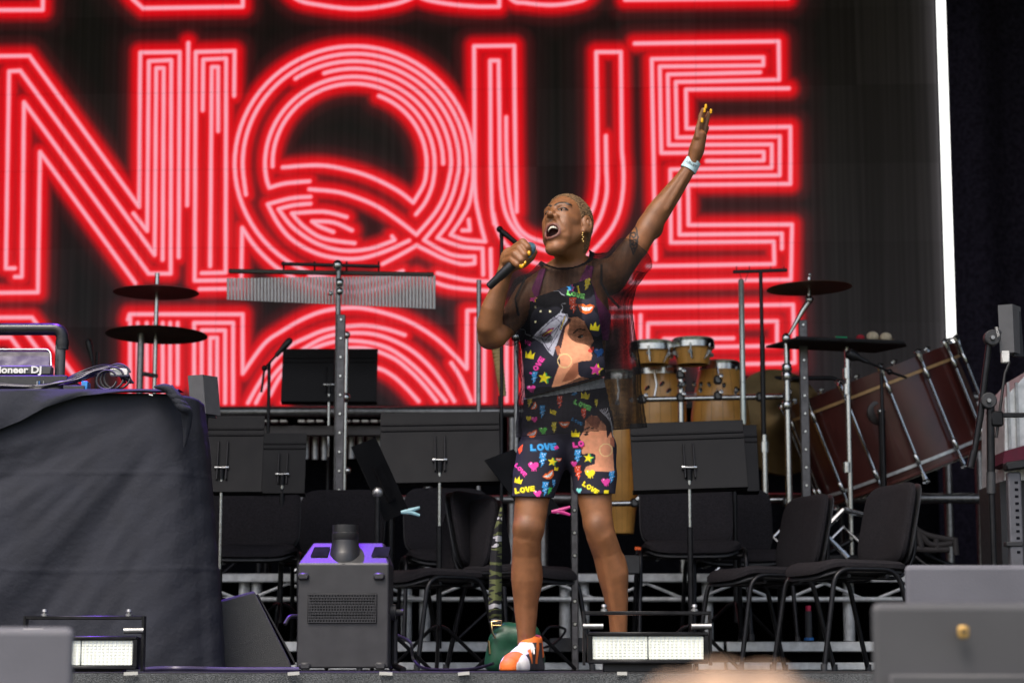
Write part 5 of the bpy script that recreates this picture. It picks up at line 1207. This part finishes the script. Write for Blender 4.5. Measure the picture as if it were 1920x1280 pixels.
drum(1222, 645, 684, 78, 62, D, 'bongo_drum', 'left honey coloured bongo drum on the rack beside the singer', 'drum', 'bongos')
drum(1299, 639, 684, 74, 60, D, 'bongo_drum', 'right honey coloured bongo drum on the rack, nearer the chrome pole', 'drum', 'bongos')
DC = 13.1
drum(1234, 692, 960, 92, 60, DC, 'conga_drum', 'left honey coloured conga drum under the bongos', 'drum', 'congas', belly=13)
drum(1349, 682, 960, 72, 62, DC, 'conga_drum', 'right honey coloured conga drum behind the chrome pole', 'drum', 'congas', belly=22)
drum(1163, 700, 1000, 62, 44, DC+.15, 'conga_drum', 'honey coloured conga drum mostly hidden by the singer', 'drum', 'congas', belly=10)
rk = thing('percussion_rack', 'chrome pipe rack holding bongos, congas and cymbal', 'rack', (XP(1400, 12.55), 12.55, RZ))
DR = 12.55
MB().tube([W(1195, 749, DR), W(1475, 743, DR)], .017, 12).build('cross_pipe', M_chrome, rk); MB().tube([W(1140, 944, DR), W(1475, 936, DR)], .017, 12).build('lower_pipe', M_chrome, rk)
for px, y0 in ((1276, 690), (1475, 640)): MB().tube([W(px, y0, DR), Vector((W(px, y0, DR).x, DR, RZ))], .0185, 12).build('pole', M_chrome, rk)
for px, py in ((1276, 745), (1346, 742), (1475, 742), (1425, 744), (1205, 748), (1475, 940), (1190, 942), (1475, 700), (1276, 702), (1346, 712)):
    MB().box(W(px, py, DR-.01), (.05, .05, .055), bev=.012).build('clamp', mat('clamp_dark', (.10, .10, .10), .35, .8), rk)
    MB().lathe(W(px+6, py-6, DR-.05), (0, -1, .3), [(0, .012), (.02, .012), (.022, .006), (.03, .006)], 10).build('wing_bolt', M_chrome, rk)
for i in range(16):
    px, py = random.uniform(1205, 1410), random.uniform(722, 738); MB().lathe(W(px, py, DR-.02), (random.uniform(-.5, .5), -.8, .4), [(0, .008), (.02, .013), (.035, .010), (.036, .004)], 10).build('wing_nut', M_chrome, rk)
D = 12.3                                          # cymbal on a boom
cb2 = thing('cymbal_boom', 'dark cymbal on an angled chrome boom right of centre', 'cymbal stand', (XP(1476, D), D, RZ))
cymbal(1517, 533, 160, D, M_bronze, cb2, (-.03, .0)); MB().tube([W(1517, 520, D), W(1516, 556, D)], .012, 10).build('tip', M_chrome, cb2); MB().ball(W(1518, 515, D), .012, 10).build('wing_nut', M_chrome, cb2)
MB().ball(W(1517, 562, D), .026, 14).build('tilter', M_chrome, cb2); MB().tube([W(1516, 566, D), W(1505, 582, D), W(1478, 630, D)], [.018, .016, .008], 10).build('boom', M_chrome, cb2)
MB().ball(W(1474, 634, D), (.026, .02, .032), 14).build('joint', M_chrome, cb2); MB().tube([W(1474, 640, D), W(1475, 700, D)], .013, 10).build('upper_pole', M_chrome, cb2)
MB().tube([W(1475, 690, D), Vector((W(1475, 690, D).x, D, RZ))], .0185, 12).build('pole', M_chrome, cb2)
for py in (690, 705, 760): MB().lathe(W(1475, py, D), (0, 0, 1), [(-.025, .024), (-.02, .028), (.02, .028), (.025, .024)], 14).build('collar', M_chrome, cb2)
tripod(1475, D, cb2)
# single tubular bell, black T-bar stand
D = 12.2; tbell = thing('tubular_bell', 'single pale green tubular bell hanging from a string', 'tubular bell', (XP(1394, D), D, ZY(795, D)))
MB().lathe(W(1394, 795, D), (0, 0, 1), [(0, .018), (0, .0165), (ZY(526, D)-ZY(795, D), .0165), (ZY(526, D)-ZY(795, D)+.008, .010)], 16).build('tube', mat('bell_tube', (.50, .55, .50), .3, .6), tbell)
MB().tube([W(1391, 528, D), W(1386, 508, D)], .002, 5).tube([W(1397, 528, D), W(1404, 508, D)], .002, 5).build('string', M_black, tbell)
ts = thing('t_bar_stand', 'thin black stand with a short T-shaped bar at its top', 'stand', (XP(1428, D), D, RZ))
MB().box(W(1425, 508, D), (102*mpp(D), .02, .018), Matrix.Rotation(R(-2), 3, 'Y'), bev=.003).build('cross_bar', M_blackm, ts)
MB().tube([W(1426, 508, D), W(1429, 640, D)], .011, 10).tube([W(1429, 630, D), W(1432, 820, D)], .015, 10).build('pole', M_blackm, ts)
MB().tube([W(1433, 815, D), Vector((W(1433, 815, D).x, D, RZ))], .017, 10).build('base_pole', M_chrome, ts); MB().lathe(W(1433, 838, D), (0, 0, 1), [(-.03, .026), (.03, .026)], 12).build('collar', M_chrome, ts)
for px in (1381, 1405, 1445, 1470): MB().tube([W(px, 508, D), W(px, 499, D)], .003, 6).build('hook', M_blackm, ts)
tripod(1433, D, ts)
D = 13.35; gg = thing('gong', 'large dull brass gong in the shadow behind the bass drum', 'gong', (XP(1458, D), D, RZ))
c = W(1462, 790, D); MB().lathe(c, (.35, -1, .12), [(-.03, .33), (-.02, .345), (.0, .34), (.012, .25), (.02, .10), (.045, .07), (.047, .005)], 44).build('disc', mat('dull_brass', (.26, .17, .07), .42, .8, var=.35, scale=7), gg)
MB().tube(bend([(c.x-.38, D+.03, RZ), (c.x-.38, D+.03, c.z+.28), (c.x+.38, D+.03, c.z+.28), (c.x+.38, D+.03, RZ)], .05), .014, 10).build('frame', M_blackm, gg); 
for s_ in (-1, 1): MB().tube([(c.x+s_*.12, D+.03, c.z+.28), (c.x+s_*.12, D, c.z+.25)], .003, 5).build('cord', M_black, gg)
# mallet tray
D = 12.25; tt = thing('mallet_tray', 'black felt tray table with mallets right of the cymbal', 'tray table', (XP(1590, D), D, RZ))
a, b_ = W(1492, 634, D), W(1697, 645, D)
MB().prism([W(1436, 652, D+.25), W(1492, 636, D-.1), W(1694, 643, D-.1), W(1700, 650, D+.02), W(1640, 662, D+.3)][::-1], (0, 0, .012)).build('tray', mat('felt', (.02, .014, .016), .9), tt)
MB().tube([W(1492, 634, D-.1), W(1695, 642, D-.1)], .013, 8).build('rim', M_black, tt)
stand_pole(1588, 650, None, D+.05, .016, M_chrome, tt)
for py in (700, 730, 876): MB().lathe(W(1588, py, D+.05), (0, 0, 1), [(-.03, .024), (.03, .024)], 12).build('collar', M_chrome, tt)
tripod(1588, D+.05, tt)
ZT = ZY(636, D-.05)
MB().tube([W(1566, 634, D-.05), W(1588, 635, D-.05)], .013, 10).solo('green_stick', mat('green_plastic', (.01, .28, .12), .4), 'short green stick lying on the mallet tray', 'stick')
for px, py, mm, nm in ((1636, 631, mat('cream_felt', (.62, .53, .38), .9, bump=.4, bscale=200), 'left cream felt mallet head on the tray'), (1661, 633, mat('cream_felt', (.6, .5, .4), .9), 'right cream felt mallet head on the tray'), (1613, 634, mat('red_felt', (.35, .015, .03), .9), 'dark red mallet head on the tray')):
    r_ = .036 if 'cream' in nm else .026
    t_ = thing('mallet', nm, 'mallet', W(px, py, D-.04), 'mallets on the tray'); MB().ball(W(px, py, D-.04), (r_, r_, r_*.85), 16).build('head', mm, t_); MB().tube([W(px, py+2, D-.02), W(px+15, py+5, D+.28)], .006, 8).build('handle', mat('rattan', (.4, .25, .1), .5), t_)
# concert bass drum, tilted
D = 12.9; pc = W(1668, 800, D); s = mpp(D); axd = Vector((-.36, -.06, .93)).normalized(); Rr = 164*s; Hh = 190*s
bdm = thing('bass_drum', 'large maroon concert bass drum tilted on its stand', 'drum', (pc.x, D, RZ))
M_mar = mat('maroon_shell', (.080, .019, .015), .36, var=.3, scale=4, coat=.4)
MB().lathe(pc, axd, [(-Hh/2, Rr), (Hh/2, Rr)], 72).build('shell', M_mar, bdm)
for sg, mm in ((1, M_mar), (-1, mat('maroon_hoop', (.105, .027, .02), .4, var=.2))):
    hz = sg*Hh/2; hp = MB().lathe(pc+axd*hz, axd, [(-.028*sg-.022, Rr*1.0), (-.028*sg-.022, Rr*1.035), (-.028*sg+.022+.03*sg, Rr*1.035), (-.028*sg+.022+.03*sg, Rr*.99)], 72).build('hoop', mm, bdm)
    MB().lathe(pc+axd*(hz-sg*.062), axd, [(-.009, Rr*.99), (-.009, Rr*1.025), (.009, Rr*1.025), (.009, Rr*.99)], 72).build('trim_ring', mat('tan_ring', (.50, .30, .13), .5) if sg > 0 else M_alu, hp)
    MB().lathe(pc+axd*(hz+sg*.005), axd, [(-.002, Rr*.98), (.002, Rr*.98)], 48).build('head', M_skinh, bdm)
uu = axd.cross(Vector((0, 1, 0))).normalized(); vv = axd.cross(uu)
for k in range(14):
    an = 2*math.pi*(k+.35)/14; dr = uu*math.cos(an)+vv*math.sin(an); o_ = pc+dr*(Rr*1.06)
    rd = MB().tube([o_+axd*(Hh/2+.045), o_+axd*(Hh*.32), o_-axd*(Hh*.32), o_-axd*(Hh/2+.05)], .0095, 8).build('tension_rod', M_chrome, bdm)
    for sg in (-1, 1):
        MB().lathe(o_+axd*sg*(Hh*.30), axd*sg, [(0, .009), (.01, .016), (.05, .015), (.07, .009)], 10).build('rod_sleeve', M_chrome, rd)
        MB().tube([o_+axd*sg*(Hh/2-.02), o_+axd*sg*(Hh/2+.03), o_+axd*sg*(Hh/2+.05)-dr*.01], [.009, .018, .012], 8).build('claw', M_chrome, rd)
        MB().tube([o_+axd*sg*(Hh/2+.05)-uu*.022, o_+axd*sg*(Hh/2+.06), o_+axd*sg*(Hh/2+.05)+uu*.022], .007, 6).build('t_handle', M_chrome, rd)
kd = (-(vv if vv.y > 0 else -vv)); kd = Vector((0, -1, .1)); kd = (kd-axd*kd.dot(axd)).normalized()
kc = pc+kd*Rr*1.0-axd*.02-uu*0.0
kc = W(1650, 773, D-Rr*.97)
MB().lathe(kc, kd, [(-.03, .075), (.004, .075), (.008, .066), (.009, .05), (-.002, .048), (-.003, .002)], 28).build('pivot_plate', mat('pivot_rubber', (.02, .014, .014), .4), bdm)
sd_ = Vector((kc.x, kc.y-.05, kc.z)); MB().tube([sd_, Vector((sd_.x+.0, sd_.y, RZ+.2))], .02, 12).build('stand_arm', M_blackm, bdm); MB().ball(sd_, .025, 12).build('pivot', M_chrome, bdm)
MB().tube(bend([Vector((sd_.x-.0, sd_.y, RZ+.3)), Vector((sd_.x-.35, sd_.y-.05, RZ+.12)), Vector((sd_.x-.5, sd_.y-.1, RZ+.02))], .1), .018, 10).tube(bend([Vector((sd_.x, sd_.y, RZ+.3)), Vector((sd_.x+.22, sd_.y, RZ+.12)), Vector((sd_.x+.42, sd_.y, RZ+.04))], .1), .018, 10).build('stand_foot', M_blackm, bdm)
ped = MB()
P0 = lambda px, py: W(px, py, D-.75)
for pts in ([(1690, 945), (1712, 985), (1740, 1003), (1790, 1012)], [(1685, 990), (1720, 995), (1745, 1020), (1785, 1018)], [(1690, 1022), (1730, 1030), (1780, 1030)], [(1790, 1008), (1793, 1040)], [(1722, 997), (1728, 1030)], [(1755, 1010), (1758, 1032)]): ped.tube(smoothline([P0(*p) for p in pts], 5), .017, 8)
ped.build('pedal_frame', mat('dusty_black', (.045, .038, .036), .6), bdm)
for a_, b_ in (((1535, 1003), (1582, 955)), ((1582, 955), (1620, 965)), ((1545, 1000), (1590, 1045)), ((1530, 1005), (1530, 1045)), ((1560, 975), (1536, 1000))):
    MB().tube([W(*a_, 12.0+.2), W(*b_, 12.2)], .016, 8).build('stay', M_chrome, bdm)
MB().box(W(1600, 1046, 12.3), (.7, .2, .03), bev=.006).build('base_plate', M_blackm, bdm)
# ribbed guiro and small hand percussion on a stand left of the singer
D = 11.2; gu = thing('guiro', 'ribbed tan wooden guiro hanging beside the elbow of the singer', 'guiro', W(935, 745, D))
a, b_ = W(930, 640, D), W(943, 742, D); dv = b_-a
MB().lathe(a, dv, [(dv.length*k/60, (.031-.012*k/60)*(1 if k % 4 < 2 else .90)) for k in range(61)], 16).build('tube', mat('guiro_wood', (.46, .32, .13), .55), gu); MB().tube([W(938, 742, D), W(938, 760, D)], .012, 8).build('handle', M_black, gu)
def mic_stand(pole_px, y0, D, z, boom, label, m=M_blackm, head=.02, hp=None):
    x = XP(pole_px, D); s = thing('microphone_stand', label, 'microphone stand', (x, D, z), 'microphone stands')
    MB().tube([(x, D, ZY(y0, D)), (x, D, z+.02)], .010, 10).build('pole', m, s)
    if boom:
        pts = [W(px, py, D-.03) for px, py in boom]; MB().tube(pts, .007, 8).build('boom', m, s); d = (pts[0]-pts[1]).normalized()
        mm = MB().lathe(pts[0], d, [(-.05, .012), (0, .015), (.03, head), (.07, head), (.085, head*.5)], 14).build('mic', M_black, s)
        MB().ball(W(*(boom[1] if len(boom) < 3 else boom[1]), D-.03), .018, 10).build('joint', m, s)
    for k in range(3):
        a = R(90+120*k); MB().tube([(x, D, z+.22), (x+.26*math.cos(a), D+.26*math.sin(a), z+.01)], .008, 8).build('leg', m, s)
    return s
mic_stand(940, 440, 10.9, STEP_Z, [(949, 440), (937, 430), (939, 445)], 'black microphone stand just left of the head of the singer', head=.013)
mic_stand(495, 680, 12.3, RZ, [(528, 655), (496, 690), (490, 735)], 'small black microphone stand in front of the screen above the dark chairs')
mic_stand(1667, 700, 11.9, RZ, [(1612, 672), (1668, 697), (1700, 708)], 'black microphone stand with boom in front of the bass drum', head=.03)
mic_stand(165, 660, 13, RZ, [(170, 660), (176, 690)], 'dim microphone stand behind the tube frame on the left')
for px, y0, y1, D in ((898, 525, 760, 12.0), (968, 640, 900, 11.4)):
    t_ = thing('cymbal_pole', 'bare steel pole %s' % ('left of the raised microphone of the singer' if px < 900 else 'with chrome joint beside the hip of the singer'), 'pole', (XP(px, D), D, RZ if D > 11.9 else STEP_Z))
    MB().tube([W(px, y0, D), Vector((W(px, y0, D).x, D, RZ if D > 11.9 else STEP_Z))], .014, 10).build('pole', M_steel, t_)
    if px > 900: MB().ball(W(px, 632, D), .028, 12).build('joint', M_chrome, t_); MB().tube([W(px-2, 632, D), W(px-2, 610, D)], .012, 8).build('tip', M_chrome, t_)
# boxes on stands (personal mixers)
def mixer(px0, px1, py0, py1, D, pole_px, z, label, skew=6):
    s = thing('personal_mixer', label, 'mixer', (XP(pole_px, D), D, z), 'personal mixers on stands')
    MB().prism([W(px0, py0+2, D), W(px1, py0, D), W(px1+skew, py1, D), W(px0+skew, py1+2, D)], (.05, .07, 0)).build('box', mat('mixer_grey', (.09, .09, .095), .5, var=.1), s, smooth=False)
    MB().prism([W(px1-2, py0+12, D+.03), W(px1+16, py0+14, D+.06), W(px1+18+skew, py1+8, D+.06), W(px1+skew, py1+6, D+.03)], (.0, .03, 0)).build('face', M_black, s, smooth=False)
    pm = (px0+px1)/2+skew; MB().box(W(pm-4, py1+9, D+.01), (.032, .025, .05), bev=.004).build('plug', M_white, s)
    return s
mx1 = mixer(352, 380, 702, 775, 8.5, 388, 0, 'small grey mixer box with white plug at the corner of the draped table')
MB().tube(smoothline([W(377, 790, 8.5), W(378, 815, 8.5), W(368, 840, 8.5), W(352, 860, 8.55)], 6), .007, 8).build('cable', M_black, mx1)
MB().tube([W(386, 765, 8.53), Vector((W(386, 765, 8.53).x, 8.53, .02))], .011, 10).build('pole', M_blackm, mx1)
MB().ball(W(357, 868, 8.6), .018, 12).build('arm_joint', M_steel, mx1); MB().tube([W(357, 875, 8.6), W(362, 1000, 8.6), W(365, 1254, 8.6)], .011, 10).build('side_pole', M_blackm, mx1)
D = 8.4; mx2 = mixer(1871, 1898, 570, 660, D, 1858, 0, 'grey mixer box on a jointed black stand at the right edge', 4)
MB().tube([W(1893, 678, D), W(1884, 700, D), W(1868, 820, D)], .006, 8).build('cable', M_black, mx2)
MB().tube([W(1855, 640, D), W(1838, 780, D), W(1822, 875, D)], [.012, .014, .011], 10).build('boom', M_blackm, mx2); MB().tube([W(1826, 845, D), W(1819, 876, D)], .015, 10).build('counterweight', M_blackm, mx2)
for px, py in ((1862, 632), (1855, 750)): MB().lathe(W(px, py, D-.03), (0, 1, 0), [(0, .028), (.004, .032), (.04, .032), (.045, .028)], 18).build('joint', M_plastic, mx2); MB().lathe(W(px, py, D-.045), (0, 1, 0), [(0, .008), (.02, .010)], 10).build('joint_bolt', M_steel, mx2)
MB().tube([W(1862, 632, D), W(1873, 622, D+.02)], .02, 10).build('bracket', M_plastic, mx2)
MB().tube([W(1857, 750, D), W(1858, 900, D)], .016, 10).tube([W(1858, 890, D), Vector((W(1858, 900, D).x, D, .02))], .012, 10).build('pole', M_blackm, mx2); MB().tube([W(1858, 885, D), W(1858, 925, D)], .018, 10).build('grip', M_plastic, mx2)
MB().box(W(1895, 778, D), (.11, .02, .018), bev=.003).box(W(1868, 785, D), (.05, .04, .06), bev=.006).build('side_arm', M_blackm, mx2)
text_part('mark', 'PROEL', .014, Matrix.Translation(W(1870, 622, D-.045))@Matrix.Rotation(R(90), 4, 'X')@Matrix.Rotation(R(-75), 4, 'Z'), M_white, mx2)
# flight case, maroon cloth, perforated grey column at the right edge
D = 10.0; fc = thing('flight_case', 'silver ribbed case cut off by the right edge of the picture', 'case', (XP(1960, D), D+.3, .0))
MB().prism([W(1884, 900, D), W(1884, 745, D), W(1935, 690, D), W(2100, 690, D), W(2100, 900, D)], (0, .5, 0)).build('shell', M_alu, fc, smooth=False)
for px in (1892, 1908, 1930): MB().box(W(px, 800, D-.01), (.012, .02, .42)).build('rib', M_steel, fc)
MB().box((XP(1990, D), D+.25, ZY(900, D)/2), (.5, .45, ZY(900, D)-.01)).build('base', M_black, fc)
D = 9.8; MB().prism([W(1880, 868, D), W(1884, 845, D), W(1930, 832, D), W(2010, 832, D), W(2010, 872, D)], (0, .3, 0)).solo('maroon_cloth', mat('maroon_cloth', (.10, .008, .025), .8), 'dark red cloth lying beside the case at the right edge', 'cloth', smooth=False)
D = 8.8; pcx = W(1899, 870, D); pcl = thing('perforated_column', 'grey perforated column with bracket at the right edge', 'column', (pcx.x, D, 0))
MB().box((pcx.x, D, ZY(885, D)/2), (.055, .045, ZY(885, D)), bev=.006).build('column', mat('column_grey', (.13, .13, .145), .45, .3, var=.15), pcl)
for k in range(11): MB().box((pcx.x+.006, D-.024, ZY(905+13*k, D)), (.014, .004, .010), bev=.001).build('slot', M_drape, pcl)
MB().box(W(1906, 872, D-.02), (.10, .07, .035), Matrix.Rotation(R(-8), 3, 'Y'), bev=.006).build('bracket', M_black, pcl); MB().box(W(1900, 1020, D), (.07, .06, .02), bev=.004).build('collar', M_plastic, pcl)
# small things on the low step and the floor
D = 10.05
bt = thing('marker_bottle', 'slim dark bottle with red cap and blue foot under the right chair', 'bottle', (XP(1526, D), D+.15, STEP_Z)); 
MB().tube([(XP(1526, D), D+.15, STEP_Z+.005), (XP(1526, D), D+.15, STEP_Z+.14)], .017, 12).build('bottle_body', M_plastic, bt); MB().tube([(XP(1526, D), D+.15, STEP_Z+.14), (XP(1526, D), D+.15, STEP_Z+.165)], .013, 12).build('cap', mat('cap_red', (.6, .02, .08), .4), bt); MB().tube([(XP(1526, D), D+.15, STEP_Z+.002), (XP(1526, D), D+.15, STEP_Z+.015)], .024, 12).build('foot', mat('foot_blue', (.02, .15, .45), .4), bt)
def cable(pts, label, r=.006, m=M_black):
    MB().tube(smoothline([Vector(p) for p in pts], 8), r, 7).solo('floor_cable', m, label, 'cable')
cable([W(745, 1190, 8.6), W(770, 1205, 8.5), W(775, 1235, 8.5), Vector((XP(800, 8.4), 8.4, .01)), Vector((XP(880, 8.2), 8.2, .008)), Vector((XP(925, 8.1), 8.1, .03))], 'thin cable looping under the chair beside the smoke machine')
cable([Vector((XP(270, 7.3), 7.3, .008)), Vector((XP(330, 7.2), 7.2, .012)), Vector((XP(420, 7.3), 7.3, .008)), Vector((XP(560, 7.4), 7.4, .008))], 'purple lit cable along the floor before the wedge speaker', .008, mat('cable_purple_lit', (.06, .05, .10), .4))  # purple stage light painted into this cable's colour
cable([W(1010, 1200, 9.9), W(1030, 1175, 9.95), W(1060, 1180, 10), W(1040, 1205, 9.9), W(1015, 1215, 9.8)], 'coiled black cable on the floor between the legs of the singer')
bxp(1030, 1100, 1195, 1222, 10.0, .12).solo('stage_box', M_plastic, 'black connection box with plugs on the floor between the legs of the singer', 'stage box')
bxp(1160, 1200, 1040, 1075, 10.05, .1).solo('belt_pack', M_plastic, 'small black box beside the left knee of the singer', 'box')
MB().box(W(1196, 1028, 10.04), (.03, .02, .016), bev=.003).solo('indicator_lamp', mat('orange_cap', (.8, .12, .02), .4), 'small orange cap on the black box beside the knee', 'cap')
# purple stage lamp on the roof truss, out of view above
SP = Vector((-1.7, 8.9, 5.6)); lamp = thing('stage_lamp', 'purple stage lamp hung under the roof', 'stage light', SP)
tg = Vector((-.98, 7.8, .55)); dd = (tg-SP).normalized()
MB().lathe(SP, dd, [(-.32, .08), (-.3, .12), (.02, .14), (.02, .12), (-.02, .02)], 24).build('housing', M_black, lamp)
MB().tube([SP+Vector((0, 0, .1)), SP+Vector((0, 0, .75))], .03, 8).build('hanger', M_blackm, lamp)
ld = bpy.data.lights.new('purple_spot', 'SPOT'); lo = bpy.data.objects.new('purple_spot', ld); col.objects.link(lo); lo.parent = lamp
lo.location = dd*.04; lo.rotation_euler = dd.to_track_quat('-Z', 'Y').to_euler(); ld.energy = 1500; ld.color = (.22, .05, 1); ld.spot_size = R(28); ld.spot_blend = .8; ld.shadow_soft_size = .08
